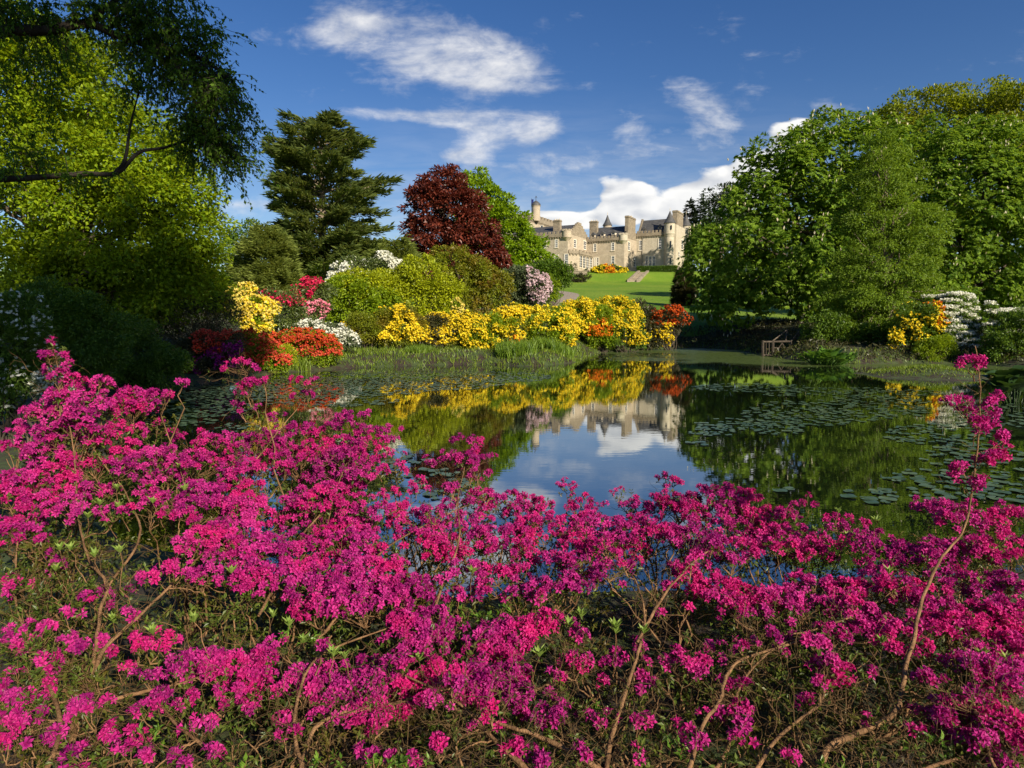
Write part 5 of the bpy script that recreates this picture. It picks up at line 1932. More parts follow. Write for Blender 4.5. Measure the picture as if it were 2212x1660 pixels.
def shade_tree(label, x, y, z0, z1, r, bx, by, n=9000):  # unseen tree behind the camera, added and shaped to cast shade on the left
    gz = float(ground_z(bx, by)[0])
    o = thing('unseen_shade_tree', label, 'tree', (bx, by, gz), 0, 'unseen shade trees on the near bank')
    zc = (z0 + z1) / 2
    lobes = [(np.array([x, y, zc]), np.array([r, r, (z1 - z0) / 2])), (np.array([x - r * .4, y + r * .3, zc - 2]), np.array([r * .8, r * .8, (z1 - z0) * .36])), (np.array([x + r * .5, y - r * .2, zc + 1]), np.array([r * .7, r * .8, (z1 - z0) * .36]))]
    P, D, N, C, Od = crown_leaves(lobes, 1.6, .55, .4, 1.2, maxn=n)
    V, F = leaf_geo(P, D, N, .55 * rng.uniform(.7, 1.2, len(P)), .4)
    g = Bag()
    limb_set(np.array([bx, by, gz - .3]), np.array([x, y, z1 - 3]), C, 30, .4, g, start=(.7, .95))
    g.build('trunk', M_BARK, o, True)
    obj_np('crown', V, F, M_BEECH, o, np.repeat(rng.random(len(P)), 4))


shade_tree('unseen tall tree added on the near bank to shade the overhanging branches', 6.2, -9.5, 15.8, 24.5, 4.6, 2.6, -8.0)
shade_tree('unseen taller tree added on the near bank to shade the left shore', 6.4, -5.5, 17.5, 28.0, 6.0, 1.2, -6.5)


# ------------------------------------------------------------------ foreground azaleas
PADS = [(30, 1130, 60, 30, 4.5, .9), (90, 1220, 60, 26, 4.15, .6), (20, 1270, 50, 26, 4.0, .6), (230, 1290, 60, 22, 3.9, .5), (60, 1370, 60, 24, 3.6, .6), (180, 1400, 60, 22, 3.5, .6), (330, 1390, 50, 20, 3.55, .6), (30, 1520, 50, 24, 3.1, .7), (200, 1530, 60, 22, 3.05, .5), (340, 1530, 60, 20, 3.05, .5), (440, 1570, 50, 18, 2.95, .5), (1600, 1560, 40, 16, 3.0, .4), (1840, 1460, 50, 20, 3.3, .5), (300, 1330, 50, 16, 3.75, .4), (150, 1330, 60, 16, 3.75, .25), (70, 1180, 60, 30, 4.3, .5), (800, 1470, 60, 24, 3.3, .8), (470, 1500, 60, 20, 3.2, .5), (1300, 1560, 40, 14, 3.0, .4), (1480, 1440, 40, 14, 3.4, .4), (1600, 1480, 34, 10, 3.25, .3), (1770, 1440, 50, 14, 3.4, .4), (1900, 1560, 30, 12, 2.95, .4), (2010, 1470, 40, 20, 3.2, .6), (950, 1610, 30, 10, 2.8, .3), (620, 1590, 30, 12, 2.9, .35), (1050, 1570, 34, 12, 2.95, .4), (1700, 1640, 20, 8, 2.75, .3), (1380, 1560, 24, 10, 3.0, .35), (2160, 1560, 50, 30, 2.85, 1), (2090, 1590, 40, 20, 2.85, .8),  # px, py, rx, ry, distance, fullness
    (122, 790, 26, 40, 5.0, .8), (150, 835, 34, 36, 5.0, .9), (185, 870, 48, 38, 5.0, 1), (118, 745, 10, 12, 5.0, .5), (110, 890, 46, 34, 5.1, 1), (60, 905, 46, 30, 5.3, .9), (215, 832, 26, 22, 5.3, .8), (290, 850, 40, 22, 5.5, .9), (275, 880, 60, 30, 5.4, 1), (350, 862, 30, 24, 5.6, .6), (385, 830, 18, 10, 5.6, .4),
    (40, 965, 70, 50, 5.0, 1), (150, 945, 80, 50, 4.9, 1.1), (250, 940, 70, 44, 5.2, 1), (330, 930, 50, 30, 5.6, .6), (330, 990, 70, 40, 5.3, .8), (215, 1010, 80, 50, 4.9, 1), (90, 1040, 80, 50, 4.7, 1.1), (20, 1060, 60, 60, 4.6, 1), (160, 1090, 70, 44, 4.6, .8), (420, 950, 40, 26, 5.8, .5),
    (540, 845, 36, 18, 5.6, .35), (580, 830, 28, 16, 5.6, .25), (530, 880, 34, 16, 5.7, .3), (600, 900, 26, 22, 5.8, .35), (480, 960, 60, 34, 5.7, .8), (420, 1010, 80, 40, 5.4, .9), (560, 960, 70, 40, 5.7, .9), (640, 930, 56, 36, 5.9, .9), (700, 920, 60, 36, 6.0, 1), (770, 905, 44, 30, 6.0, .8), (800, 950, 56, 36, 5.9, .9), (840, 930, 24, 20, 6.0, .5),
    (660, 985, 80, 44, 5.6, 1), (560, 1020, 80, 44, 5.3, 1), (760, 1000, 80, 44, 5.6, 1), (850, 1000, 40, 30, 5.7, .5), (1000, 955, 44, 24, 6.0, .5), (1030, 985, 40, 24, 6.0, .6), (960, 995, 40, 26, 6.0, .5), (1010, 1035, 56, 34, 5.8, .7), (890, 1050, 40, 30, 5.6, .6),
    (430, 1075, 90, 44, 4.9, 1.1), (330, 1090, 70, 40, 4.7, .9), (560, 1100, 100, 46, 4.8, 1.1), (690, 1080, 90, 46, 5.0, 1.1), (800, 1085, 80, 44, 5.1, 1), (900, 1110, 70, 34, 5.2, .9), (1000, 1100, 60, 26, 5.4, .7), (1100, 1080, 70, 20, 5.7, .7), (1150, 1100, 50, 26, 5.6, .6), (1230, 1050, 30, 22, 6.1, .35), (1260, 1090, 50, 24, 5.9, .5), (1350, 1070, 30, 26, 6.1, .4), (1385, 1100, 50, 26, 5.9, .5), (1440, 1040, 30, 24, 6.2, .5), (1470, 1080, 70, 34, 5.8, .9), (1550, 1070, 70, 30, 5.7, .9), (1610, 1070, 40, 20, 5.7, .6), (1560, 1115, 90, 34, 5.4, .9), (1680, 1120, 60, 30, 5.5, .5), (1730, 1090, 30, 34, 5.7, .4), (1700, 1165, 90, 34, 5.1, .9), (1830, 1140, 60, 30, 5.3, .5), (1880, 1180, 80, 36, 4.8, .8), (2020, 1095, 50, 20, 5.1, .7), (2100, 1110, 80, 28, 4.9, .9), (2180, 1110, 50, 26, 4.9, .7), (2050, 1150, 80, 36, 4.6, .8), (2170, 1180, 80, 44, 4.5, .9), (2000, 1205, 80, 40, 4.5, .9),
    (520, 1170, 90, 40, 4.4, 1), (640, 1170, 90, 44, 4.5, 1.1), (760, 1160, 90, 44, 4.6, 1.1), (880, 1170, 80, 36, 4.7, .8), (1000, 1165, 80, 36, 4.8, .8), (1090, 1170, 80, 40, 4.8, .9), (1180, 1140, 70, 36, 5.1, .8), (1290, 1140, 90, 36, 5.1, 1), (1390, 1150, 90, 36, 5.0, .9), (1250, 1200, 90, 34, 4.6, .8), (1480, 1160, 70, 30, 4.9, .9), (1580, 1190, 80, 30, 4.7, .7), (420, 1160, 60, 30, 4.4, .5), (370, 1240, 60, 24, 4.0, .6), (480, 1230, 70, 30, 4.1, .8), (600, 1240, 90, 36, 4.1, 1), (700, 1250, 90, 40, 4.1, 1.1), (800, 1230, 80, 36, 4.2, 1.1), (780, 1290, 100, 40, 3.9, 1.3), (880, 1270, 60, 34, 4.0, 1), (690, 1310, 60, 26, 3.85, .6), (990, 1245, 80, 34, 4.2, .7), (1090, 1255, 80, 30, 4.2, .9), (1180, 1270, 60, 22, 4.1, .6), (1240, 1262, 70, 20, 4.15, .9), (1330, 1235, 60, 24, 4.3, .5), (1500, 1240, 60, 26, 4.3, .9), (1570, 1280, 80, 28, 4.05, 1), (1660, 1295, 90, 28, 3.95, 1.1), (1780, 1270, 80, 34, 4.1, 1.1), (1730, 1320, 90, 28, 3.85, 1), (1850, 1320, 60, 28, 3.85, .8), (1890, 1260, 80, 34, 4.2, .8), (1990, 1290, 70, 34, 4.0, .8), (2080, 1260, 80, 34, 4.2, .8), (2180, 1270, 60, 40, 4.1, .8), (1470, 1320, 44, 14, 3.9, .4), (1690, 1370, 30, 10, 3.65, .25),
    (920, 1340, 90, 26, 3.75, 1.1), (1010, 1370, 90, 34, 3.65, 1.2), (1100, 1370, 80, 30, 3.65, 1.1), (1190, 1345, 60, 22, 3.75, .9), (860, 1385, 40, 24, 3.6, .4), (640, 1390, 70, 26, 3.6, .4), (400, 1415, 66, 30, 3.5, 1.1), (480, 1430, 50, 26, 3.45, .9), (580, 1430, 70, 28, 3.45, 1.2), (660, 1450, 60, 30, 3.4, 1), (560, 1480, 60, 30, 3.35, .8), (720, 1470, 60, 30, 3.35, .9), (650, 1510, 80, 26, 3.2, .5), (270, 1440, 40, 14, 3.4, .35), (300, 1400, 30, 12, 3.5, .3), (100, 1420, 50, 20, 3.4, .25), (50, 1460, 40, 20, 3.3, .2), (130, 1500, 26, 10, 3.2, .25),
    (880, 1450, 60, 34, 3.4, .8), (960, 1460, 80, 34, 3.35, 1.2), (1070, 1450, 80, 36, 3.4, 1.2), (900, 1500, 60, 30, 3.25, .9), (1130, 1500, 50, 30, 3.25, .7), (990, 1500, 70, 24, 3.25, .8), (800, 1540, 56, 26, 3.1, .9), (870, 1550, 30, 20, 3.1, .5), (1200, 1480, 30, 18, 3.3, .4), (1190, 1550, 40, 22, 3.1, .7), (1230, 1530, 36, 18, 3.15, .5), (1390, 1390, 30, 14, 3.6, .5), (1330, 1425, 40, 18, 3.5, .5), (1260, 1440, 30, 10, 3.45, .3), (1385, 1475, 26, 20, 3.35, .5), (1290, 1480, 40, 12, 3.35, .3), (1420, 1430, 40, 14, 3.5, .4), (1550, 1400, 20, 12, 3.55, .3),
    (1880, 1350, 60, 18, 3.75, .7), (1940, 1375, 70, 20, 3.65, .8), (1990, 1340, 50, 22, 3.75, .6), (2060, 1350, 60, 26, 3.7, .9), (2130, 1330, 60, 30, 3.8, 1), (2190, 1320, 50, 30, 3.8, .9), (2120, 1400, 50, 26, 3.55, 1), (2070, 1430, 40, 22, 3.45, .7), (2190, 1400, 50, 30, 3.5, 1), (2150, 1450, 60, 34, 3.2, 1.2), (2200, 1470, 50, 36, 3.1, 1.2), (2130, 1510, 50, 26, 3.05, .8), (2060, 1530, 56, 24, 3.0, .9), (2120, 1560, 50, 20, 2.95, .7), (2190, 1560, 40, 26, 2.9, .7), (2190, 1640, 40, 26, 2.7, .6), (2120, 1610, 24, 12, 2.8, .3), (1980, 1580, 30, 10, 2.9, .3),
    (240, 1585, 24, 14, 2.95, .5), (290, 1595, 30, 16, 2.95, .6), (390, 1640, 26, 12, 2.75, .4), (320, 1640, 14, 8, 2.75, .3), (460, 1625, 20, 10, 2.8, .3), (40, 1560, 30, 20, 3.0, .5), (70, 1530, 20, 20, 3.1, .4), (10, 1610, 20, 20, 2.85, .4), (1240, 1630, 26, 10, 2.75, .25), (1500, 1600, 14, 10, 2.9, .2), (80, 1490, 30, 14, 3.2, .3), (30, 1390, 50, 20, 3.5, .25), (140, 1390, 36, 14, 3.5, .2)]
LEAFY = [(40, 1160, 70, 40, 4.4, .8), (120, 1180, 80, 40, 4.3, .8), (40, 1240, 70, 40, 4.1, .8), (140, 1270, 80, 40, 4.0, .8), (60, 1320, 90, 40, 3.8, .8), (200, 1200, 70, 40, 4.2, .7), (60, 1520, 90, 40, 3.1, .7), (150, 1450, 80, 30, 3.3, .7), (280, 1520, 80, 30, 3.1, .7), (420, 1530, 80, 26, 3.1, .8), (560, 1560, 80, 26, 3.0, .7), (700, 1590, 80, 24, 2.9, .7), (500, 1620, 80, 22, 2.8, .7), (950, 1580, 80, 24, 2.9, .7), (1100, 1610, 70, 22, 2.8, .7), (1230, 1590, 60, 22, 2.85, .7), (1000, 1545, 80, 14, 3.0, .6), (1720, 1570, 70, 26, 2.95, .7), (1850, 1540, 60, 26, 3.0, .7), (1850, 1630, 80, 20, 2.75, .7), (2050, 1480, 50, 30, 3.2, .7), (2080, 1630, 60, 20, 2.75, .7), (1680, 1480, 70, 30, 3.25, .7), (1400, 1510, 60, 26, 3.15, .7), (1640, 1380, 60, 20, 3.65, .7), (1060, 1320, 70, 20, 3.9, 1), (960, 1310, 50, 16, 3.95, .8), (420, 1340, 80, 30, 3.7, .7), (480, 1300, 70, 24, 3.85, .7), (330, 1340, 60, 30, 3.7, .5), (100, 1380, 90, 40, 3.5, .8), (60, 1440, 90, 40, 3.3, .7), (220, 1440, 70, 30, 3.3, .6), (330, 1590, 60, 24, 2.9, 1), (540, 1650, 40, 12, 2.7, 1), (1460, 1610, 50, 20, 2.85, 1), (1300, 1530, 40, 16, 3.1, 1), (640, 1370, 60, 14, 3.65, 1), (1800, 1650, 60, 12, 2.7, 1), (760, 1640, 110, 20, 2.7, 1.2), (880, 1645, 60, 16, 2.7, 1), (1300, 1540, 60, 26, 3.1, .8), (1440, 1560, 60, 26, 3.0, .6), (1380, 1610, 60, 22, 2.85, .6), (1720, 1420, 120, 36, 3.5, .9), (1600, 1420, 80, 34, 3.5, .8), (1850, 1420, 90, 30, 3.5, .8), (1640, 1580, 80, 26, 2.95, .5), (2000, 1590, 60, 36, 2.85, 1), (1560, 1630, 60, 22, 2.75, .6), (1480, 1380, 60, 24, 3.6, .7), (1260, 1400, 70, 24, 3.55, .6), (740, 1400, 90, 24, 3.55, .7), (540, 1370, 70, 24, 3.65, .7), (1000, 1420, 80, 14, 3.5, .6), (180, 1300, 90, 50, 3.9, .5), (60, 1250, 80, 60, 4.1, .6), (250, 1230, 70, 50, 4.1, .5), (1460, 1470, 70, 30, 3.3, .6), (1560, 1500, 80, 34, 3.2, .6), (1780, 1500, 90, 34, 3.2, .6), (1900, 1480, 60, 40, 3.2, .7), (200, 1640, 80, 24, 2.75, .5), (60, 1650, 60, 18, 2.7, .6), (1960, 1440, 60, 26, 3.4, .6)]
ROSETTES = [(388, 1012), (252, 1058), (215, 1092), (256, 1098), (330, 1088), (398, 1062), (420, 1345), (190, 1120), (130, 1190), (152, 1190), (205, 1205), (120, 1235), (260, 1195), (590, 1335), (625, 1355), (570, 1320), (655, 1390), (690, 1410), (720, 1420), (745, 1425), (245, 1345), (1255, 1335), (1390, 1370), (1330, 1370), (1330, 1360), (1165, 1420), (1510, 1180), (1810, 1110), (1895, 1130), (1830, 1160), (1760, 1150), (2120, 1265), (1920, 1240), (1850, 1160), (1490, 1200), (2175, 1430), (2120, 1420), (1905, 1390), (530, 1295), (500, 1240), (1020, 1240), (420, 1110), (2000, 1215), (1680, 1190), (330, 1370), (905, 1430), (1230, 1355)]
# main stems drawn from the photo: points (px, py, distance), radius
STEMS = [([(1755, 1690, 2.75), (1790, 1610, 2.9), (1860, 1580, 2.95), (1930, 1535, 3.05), (1945, 1470, 3.2), (1965, 1390, 3.4), (1985, 1310, 3.6), (2025, 1220, 3.9), (2080, 1140, 4.1), (2098, 1040, 4.15), (2102, 930, 4.15), (2105, 840, 4.15), (2102, 750, 4.15)], .017, .0025),
         ([(1300, 1690, 2.7), (1318, 1590, 2.9), (1345, 1490, 3.2), (1375, 1390, 3.5), (1380, 1320, 3.7), (1362, 1240, 4.0), (1310, 1180, 4.5)], .013, .004),
         ([(1375, 1390, 3.5), (1420, 1300, 3.8), (1480, 1230, 4.2), (1540, 1180, 4.6)], .011, .004),
         ([(1480, 1690, 2.7), (1510, 1600, 2.9), (1555, 1520, 3.1), (1580, 1450, 3.3), (1640, 1425, 3.4), (1760, 1400, 3.5)], .012, .006),
         ([(1530, 1690, 2.7), (1580, 1590, 2.95), (1600, 1480, 3.25), (1680, 1400, 3.5), (1800, 1370, 3.7)], .010, .003),
         ([(1620, 1690, 2.7), (1680, 1590, 2.9), (1770, 1510, 3.1), (1780, 1440, 3.35)], .011, .004),
         ([(1180, 1690, 2.7), (1090, 1620, 2.8), (1040, 1560, 2.95), (980, 1500, 3.1), (860, 1440, 3.3)], .014, .005),
         ([(1340, 1690, 2.7), (1190, 1600, 2.85), (1080, 1560, 2.95), (940, 1520, 3.1)], .014, .006),
         ([(200, 1480, 3.3), (230, 1395, 3.5), (330, 1300, 3.8), (420, 1210, 4.2), (470, 1150, 4.5)], .013, .004),
         ([(195, 1500, 3.3), (205, 1400, 3.5), (215, 1330, 3.7), (230, 1270, 3.9), (190, 1220, 4.1), (165, 1120, 4.5), (160, 1000, 4.8), (140, 880, 5.0), (120, 780, 5.0)], .012, .003),
         ([(195, 1500, 3.3), (160, 1560, 3.1), (150, 1680, 2.8)], .018, .016),
         ([(230, 1270, 3.9), (300, 1160, 4.3), (270, 1060, 4.8), (210, 980, 5.0), (180, 900, 5.0)], .009, .003),
         ([(90, 1690, 2.7), (130, 1560, 3.0), (60, 1400, 3.5), (30, 1290, 3.9), (40, 1150, 4.4)], .013, .004),
         ([(150, 1540, 3.1), (280, 1500, 3.2), (380, 1480, 3.3), (470, 1450, 3.4)], .012, .004),
         ([(600, 1690, 2.7), (480, 1640, 2.8), (380, 1560, 3.0), (330, 1480, 3.3), (400, 1440, 3.4)], .011, .004),
         ([(640, 1690, 2.7), (700, 1560, 3.0), (880, 1520, 3.15), (1000, 1490, 3.25), (1130, 1510, 3.2), (1210, 1480, 3.3), (1240, 1440, 3.4)], .011, .005),
         ([(660, 1690, 2.7), (640, 1560, 3.0), (690, 1430, 3.4), (880, 1350, 3.75)], .011, .004),
         ([(930, 1350, 3.8), (960, 1250, 4.2), (990, 1170, 4.6), (985, 1080, 5.2), (1000, 1000, 5.8)], .010, .003),
         ([(700, 1370, 3.7), (820, 1200, 4.4), (930, 1130, 5.0), (1040, 1080, 5.5)], .009, .003),
         ([(560, 1330, 3.8), (640, 1180, 4.5), (720, 1080, 5.0), (760, 990, 5.5)], .009, .003),
         ([(500, 1100, 4.9), (545, 1000, 5.4), (560, 920, 5.7), (535, 850, 5.7), (520, 800, 5.65)], .006, .0022),
         ([(545, 1000, 5.4), (600, 930, 5.7), (640, 880, 5.8), (665, 830, 5.8)], .006, .0022),
         ([(2160, 1690, 2.6), (2130, 1610, 2.75), (2100, 1520, 2.95), (2110, 1440, 3.2)], .010, .004),
         ([(1900, 1690, 2.65), (2010, 1650, 2.75), (2110, 1620, 2.8), (2200, 1600, 2.8)], .010, .005),
         ([(1560, 1300, 3.95), (1620, 1360, 3.75), (1720, 1370, 3.7), (1850, 1330, 3.8), (1930, 1270, 4.0)], .009, .003)]
# shrubs: rooted at (x, y) on the near bank; label
SHRUBS = [(-2.05, 2.75, 'magenta azalea filling the lower left corner, few blooms on dark twigs'), (-2.9, 4.2, 'magenta azalea at the left edge with pale rosettes on bare stems'),
          (-3.7, 4.9, 'tallest magenta azalea, rising in a narrow spire at the left'), (-2.5, 5.0, 'purple magenta azalea just right of the tall spire'),
          (-1.75, 5.1, 'magenta azalea with thin sparse stems standing over the pond'), (-1.0, 2.7, 'low magenta azalea with one dense flat bloom layer, lower left'),
          (-1.55, 3.9, 'vivid pink magenta azalea left of the centre'), (-.75, 5.2, 'dark purple azalea crest before the copper beech reflection'),
          (-.15, 2.65, 'magenta azalea with a wide bloom shelf over grey lichened branches'), (-.3, 4.0, 'bright pink azalea cushion in the middle of the bank'),
          (.25, 5.1, 'magenta azalea sprays before the sky reflection'), (.65, 3.2, 'open twiggy azalea with bare tawny stems right of centre'),
          (1.25, 5.0, 'magenta azalea under the turret reflection at centre right'), (1.2, 3.9, 'pink azalea with fanned smooth branches, centre right'),
          (1.75, 2.75, 'mostly leafless azalea thicket at the lower right'), (2.2, 4.9, 'reddish magenta azalea below the chestnut reflection'),
          (2.2, 3.7, 'magenta azalea with a long pink bloom ledge at the right'), (3.2, 4.4, 'azalea with one thick stem rising far above the rest at the right'),
          (2.35, 2.6, 'bright pink azalea in the lower right corner'), (3.5, 5.0, 'magenta azalea at the right edge below the lily pads')]


def make_azaleas():
    nS = len(SHRUBS)
    bx = np.array([s[0] for s in SHRUBS])
    by = np.array([s[1] for s in SHRUBS])
    bz = ground_z(bx, by)
    bases = np.column_stack([bx, by, bz])
    wood = [Bag() for _ in range(nS)]
    leaf = [Bag() for _ in range(nS)]
    young = [Bag() for _ in range(nS)]
    twig = [Bag() for _ in range(nS)]
    fresh = [Bag() for _ in range(nS)]
    flo = [Bag() for _ in range(nS)]
    twigsrc = [[] for _ in range(nS)]

    def nearest(c):
        d = np.hypot(bx - c[0], (by - c[1]) * 1.0)
        return int(np.argmin(d))

    stem_pts = []
    for pts, r0, r1 in STEMS:
        w = polyline([at(*q) for q in pts], 6)
        w = w + np.cumsum(rng.normal(size=w.shape) * .003, 0)
        far = w[-1]
        k = nearest(w[len(w) // 2])
        rr = np.linspace(r0, r1, len(w)) * (1 + rng.normal(size=len(w)) * .05)
        V, F = tubes(w[None], rr[None], 8)
        wood[k].add(V, F)
        stem_pts.append((k, w))
        twigsrc[k].append(w[2:])

    def flowers(k, tips, dirs, tintc, full):
        n = len(tips)
        if n == 0:
            return
        per = rng.integers(3, 7, n)
        i = np.repeat(np.arange(n), per)
        ax = unit(dirs[i] * .55 + rdir(len(i)) * .75 + np.array([0, -.22, .12]))
        r = rng.uniform(.020, .030, len(i)) * rng.choice([1, 1, 1, .6], len(i))
        c = tips[i] + ax * rng.uniform(.012, .036, (len(i), 1))
        a0 = unit(np.cross(ax, rdir(len(i))))
        b0 = np.cross(ax, a0)
        ft = np.clip(tintc + rng.normal(size=len(i)) * .26, 0, 1)
        op = rng.uniform(.35, .8, len(i))[:, None]
        r = r[:, None]
        for q in range(5):
            th = q * 2 * math.pi / 5
            e = a0 * math.cos(th) + b0 * math.sin(th)
            s = -a0 * math.sin(th) + b0 * math.cos(th)
            V = np.stack([c - ax * r * .55, c + e * r * .62 + ax * r * op * .8 - s * r * .31, c + e * r * 1.2 + ax * r * op * .55, c + e * r * .62 + ax * r * op * .8 + s * r * .31, c + e * r * .55 + ax * r * op * .55], 1).reshape(-1, 3)
            b = np.arange(len(i))[:, None] * 5
            F = np.concatenate([b + np.array([[0, 1, 4]]), b + np.array([[1, 2, 4]]), b + np.array([[4, 2, 3]]), b + np.array([[0, 4, 3]])])
            flo[k].add(V, F, np.repeat(np.clip(ft + rng.normal(size=len(i)) * .08, 0, 1), 5))
        # stamens
        for q in range(2):
            d = unit(ax + rdir(len(i)) * .3)
            V = np.stack([c - d * r * .3 - b0 * .0012, c - d * r * .3 + b0 * .0012, c + d * r * 1.35], 1).reshape(-1, 3)
            b = np.arange(len(i))[:, None] * 3
            flo[k].add(V, b + np.array([[0, 1, 2]]), np.full(len(V), 1.0))

    def leaves(bag, tips, dirs, per, L, up=.3):
        n = len(tips)
        if n == 0:
            return
        i = np.repeat(np.arange(n), per)
        D = unit(dirs[i] * up + rdir(len(i)) * 1.0)
        N = unit(dirs[i] + rdir(len(i)) * .4)
        l = L * rng.uniform(.6, 1.25, len(i))
        V, F = leaf_geo(tips[i] - dirs[i] * rng.uniform(0, .05, (len(i), 1)), D, N, l, l * .42, .12)
        bag.add(V, F, np.repeat(rng.random(len(i)), 4))

    def pad(px, py, rx, ry, Y, full, blooms=True):
        s = Y / FPX
        c = at(px, py, Y)
        k = nearest(c)
        al = math.atan2(py - HOR, FPX)
        a = rx * s
        dz = ry * s * .62 / max(.3, math.cos(al))
        dy = min(a * .85 + .02, ry * s * .75 / max(.12, math.sin(al)))
        area = math.pi * a * dy
        n = max(3, int((215 * area + 14.0 * a) * full * (2.2 if py > 1330 else 1.4))) if blooms else max(4, int((170 * area + 14 * a) * full))
        th, r = rng.random(n) * 6.283, rng.random(n) ** .5
        tips = c + np.column_stack([np.cos(th) * r * a, np.sin(th) * r * dy, dz * (rng.uniform(-.9, .35, n) + .75 * (1 - r * r))])
        if blooms:
            keep = n3(tips, 9.0, 2.0) > (-.28 if n > 12 else -2)
            tips = tips[keep] if keep.sum() >= 3 else tips
            n = len(tips)
        root = c + np.array([rng.uniform(-.2, .2) * a, 0, -dz - .06 - .25 * a])
        # join the root to its shrub: from a drawn stem if one is close, else from the base
        best, bd = None, .55
        for kk, w in stem_pts:
            d = np.linalg.norm(w - root, axis=1) + np.maximum(0, w[:, 2] - root[2]) * 2
            j = int(np.argmin(d))
            if d[j] < bd:
                bd, best = d[j], w[j]
        if best is None or rng.random() < .4:
            best = bases[k] + np.array([rng.normal() * .08, rng.normal() * .08, -.03])
        ln = np.linalg.norm(root - best)
        P = curve(best[None], root[None], 9, .06, .022)
        r0 = min(.012, .003 + .008 * ln)
        V, F = tubes(P, np.linspace(r0, .0035, 9)[None], 6)
        wood[k].add(V, F)
        twigsrc[k].append(P[0, 3:])
        m = max(2, n // 5)
        sel = rng.choice(n, m, replace=False)
        sub = root + (tips[sel] - root) * rng.uniform(.45, .65, (m, 1))
        V, F = tubes(curve(np.repeat(root[None], m, 0), sub, 5, -.02, .04), np.linspace(.0042, .0028, 5)[None].repeat(m, 0), 4)
        wood[k].add(V, F)
        j = np.argmin(np.linalg.norm(tips[:, None] - sub[None], axis=2), 1)
        V, F = tubes(curve(sub[j], tips, 4, -.03, .05), np.linspace(.0026, .0014, 4)[None].repeat(n, 0), 3)
        wood[k].add(V, F)
        dirs = unit(unit(tips - sub[j]) * .6 + np.array([0, 0, .6]) + rdir(n) * .25)
        if blooms:
            fl = rng.random(n) < .9
            flowers(k, tips[fl], dirs[fl], .46 + .4 * (rng.random() - .5) - .14 * (Y > 5.4), full)
            leaves(leaf[k], tips + dirs * .008, dirs, 6, .036)
            nu = int(n * 1.5)
            th, r = rng.random(nu) * 6.283, rng.random(nu) ** .5
            U = c + np.column_stack([np.cos(th) * r * a * 1.15, np.abs(np.sin(th)) * r * dy * 1.3 + .03, -dz * .8 - rng.random(nu) ** 1.3 * (.6 if py < 1360 else .35)])
            U[:, 2] = np.maximum(U[:, 2], ground_z(U[:, 0], U[:, 1]) + .04)
            leaves(leaf[k], U, unit(rdir(nu) + [0, 0, .7]), 7, .036, .4)
        else:
            leaves(fresh[k] if full >= 1 else leaf[k], tips, dirs, 9, .038, .5)
            nu = int(n * 1.6)
            th, r = rng.random(nu) * 6.283, rng.random(nu) ** .5
            U = c + np.column_stack([np.cos(th) * r * a * 1.2, np.sin(th) * r * dy * 1.3, -rng.random(nu) * .35])
            U[:, 2] = np.maximum(U[:, 2], ground_z(U[:, 0], U[:, 1]) + .03)
            leaves(leaf[k], U, unit(rdir(nu) + [0, 0, .7]), 7, .034, .4)
    for q in PADS:
        pad(*q)
        px, py, rx, ry, Y, full = q
        if full >= .7:      # a second, smaller tier beside and below each full one
            pad(px + rx * rng.uniform(-.9, .9), py + ry * rng.uniform(.2, 1.3), rx * .6, ry * .6, Y - .06, full * .75)
    for pts, r0, r1 in STEMS[1:]:      # every drawn stem ends in bloom
        x, y, d = pts[-1]
        pad(x, y - 8, 34, 14, d - .03, .9)
        x, y, d = pts[-2]
        pad(x + rng.uniform(-20, 20), y - 24, 26, 11, d - .05, .6)
    for i in range(46):     # scattered low tufts near the camera
        px, py = rng.uniform(-10, 2220), 1370 + 280 * rng.random()
        pad(px, py, rng.uniform(18, 46), rng.uniform(9, 18), np.interp(py, [1370, 1650], [3.65, 2.72]), rng.uniform(.25, .6))
    for q in LEAFY:
        pad(*q, blooms=False)
    # the tall stem at the right carries its own small clusters
    tall = STEMS[0][0]
    kt = stem_pts[0][0]
    cl = [(2110, 790, 12), (2082, 785, 8), (2070, 880, 20), (2055, 872, 10), (2128, 905, 26), (2145, 880, 12), (2110, 925, 18), (2160, 860, 10), (2150, 965, 26), (2172, 950, 12), (2128, 985, 16), (2085, 1030, 24), (2060, 1025, 10), (2110, 1040, 14)]
    ctr = polyline([at(*q) for q in tall], 6)
    for x, y, r in cl:
        c = at(x, y, 4.15 + rng.uniform(-.1, .1))
        j = int(np.argmin(np.abs(ctr[:, 2] - (c[2] - .12))))
        P = curve(ctr[j][None], c[None], 6, -.04, .03)
        V, F = tubes(P, np.linspace(.004, .0016, 6)[None], 4)
        wood[kt].add(V, F)
        n = max(2, r // 3)
        tips = c + rdir(n) * r * 4.15 / FPX
        V, F = tubes(curve(np.repeat(c[None], n, 0), tips, 4, 0, .03), np.full((n, 4), .0014), 3)
        wood[kt].add(V, F)
        d = unit(rdir(n) + [0, 0, .8])
        flowers(kt, tips, d, .5, 1)
        leaves(leaf[kt], tips, d, 4, .028)
    # pale young rosettes on bare shoots
    for x, y in ROSETTES:
        best = min((q for q in PADS if abs(q[1] - y) < 140), key=lambda q: abs(q[0] - x) + abs(q[1] - y))
        Y = best[4] - .12
        c = at(x, y, Y)
        k = nearest(c)
        P = curve((c + np.array([rng.uniform(-.08, .08), .06, -rng.uniform(.18, .38)]))[None], c[None], 6, 0, .03)
        V, F = tubes(P, np.linspace(.0035, .0022, 6)[None], 5)
        wood[k].add(V, F)
        n = 11
        th = np.arange(n) * 2.4
        D = unit(np.column_stack([np.cos(th), np.sin(th), rng.uniform(.9, 2.6, n)]))
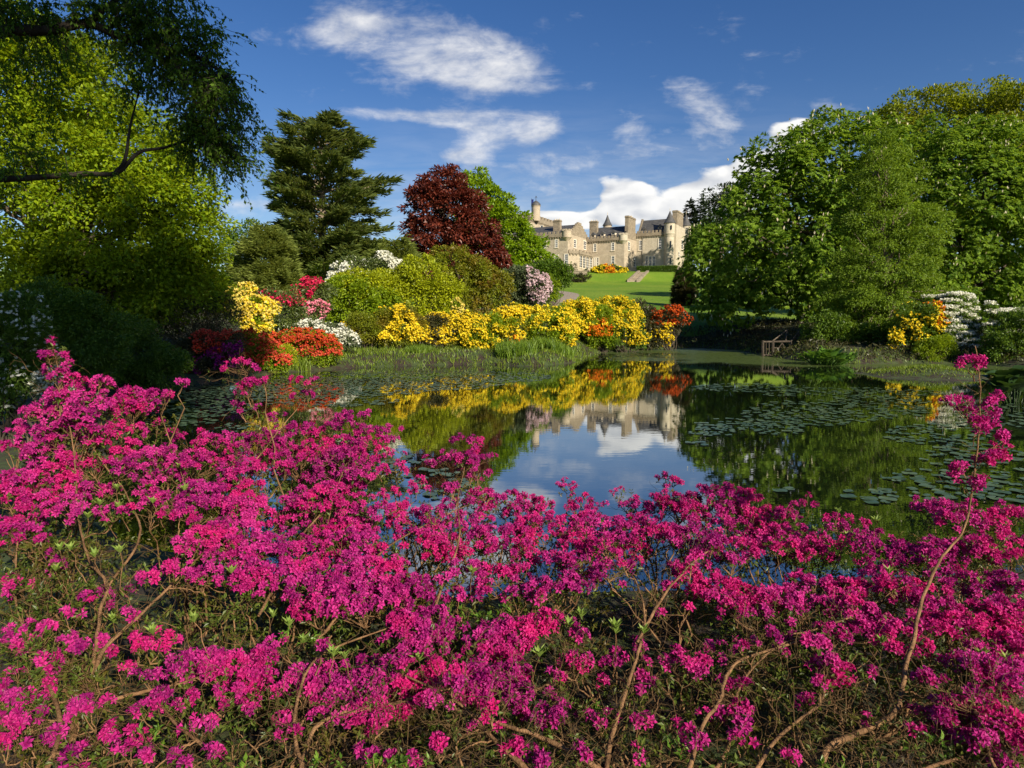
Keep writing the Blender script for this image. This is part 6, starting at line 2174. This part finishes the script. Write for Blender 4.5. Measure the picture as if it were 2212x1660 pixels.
        V, F = leaf_geo(np.repeat(c[None], n, 0), D, unit(np.cross(D, np.column_stack([-np.sin(th), np.cos(th), 0 * th]))), rng.uniform(.045, .075, n), .023, .2)
        young[k].add(V, F, np.repeat(rng.random(n), 4))
    # fine undergrowth twigs springing from the wood, with small leaves
    for k in range(nS):
        src = np.concatenate(twigsrc[k]) if twigsrc[k] else bases[k][None] + rng.normal(size=(6, 3)) * .05
        src = np.concatenate([src, bases[k] + rng.normal(size=(30, 3)) * [.5, .35, .05] + [0, 0, .05]])
        low = by[k] < 3.5
        n = 190 if low else 80
        a = src[rng.integers(0, len(src), n)]
        d = unit(rdir(n) * [1, 1, .6] + [0, -.05, .15])
        b = a + d * rng.uniform(.10, .36, (n, 1))
        T = curve(a, b, 6, rng.uniform(-.12, .12), .05)
        V, F = tubes(T, rng.uniform(.0011, .0026, (n, 1)) * np.linspace(1.2, .6, 6)[None], 3)
        twig[k].add(V, F)
        i = np.repeat(np.arange(n), 4)
        a2 = T[i, rng.integers(2, 6, len(i))]
        d2 = unit(d[i] * .6 + rdir(len(i)) + [0, 0, .25])
        b2 = a2 + d2 * rng.uniform(.04, .17, (len(i), 1))
        V, F = tubes(curve(a2, b2, 4, 0, .06), np.full((len(i), 4), .0011), 3)
        twig[k].add(V, F)
        tp = b2[rng.random(len(b2)) < (.22 if low else .3)]
        leaves(leaf[k], tp, np.tile([0, 0, 1.], (len(tp), 1)), 4, .024, .5)
    for k in range(nS):
        o = thing('azalea_bush', SHRUBS[k][2], 'azalea', bases[k], 0, 'magenta azaleas on the near bank')
        wood[k].build('branches', M_STEM, o, True)
        twig[k].build('twigs', M_TWIG_SHADED, o)
        leaf[k].build('foliage', M_AZ, o)
        young[k].build('young_leaves', M_ROS, o)
        fresh[k].build('fresh_leaves', M_AZG, o)
        flo[k].build('flowers', M_MAG, o)


make_azaleas()

# leaf litter and low herbs under the azaleas
n = 9000
lx, ly = rng.uniform(-5, 5, n), rng.uniform(.8, 5.4, n)
lz = ground_z(lx, ly)
k = lz > .01
P = np.column_stack([lx, ly, lz + .008])[k]
V, F = leaf_geo(P, unit(rdir(len(P)) * [1, 1, .3]), unit(rdir(len(P)) * .5 + [0, 0, 1]), rng.uniform(.03, .07, len(P)), .024, .2)
M_LITTER = leaf_mat('dead_leaf', (.02, .012, .007), (.075, .045, .022), .1, .8, .1)
lit = obj_np('leaf_litter', V, F, M_LITTER, None, np.repeat(rng.random(len(P)), 4))
lit['kind'] = 'stuff'
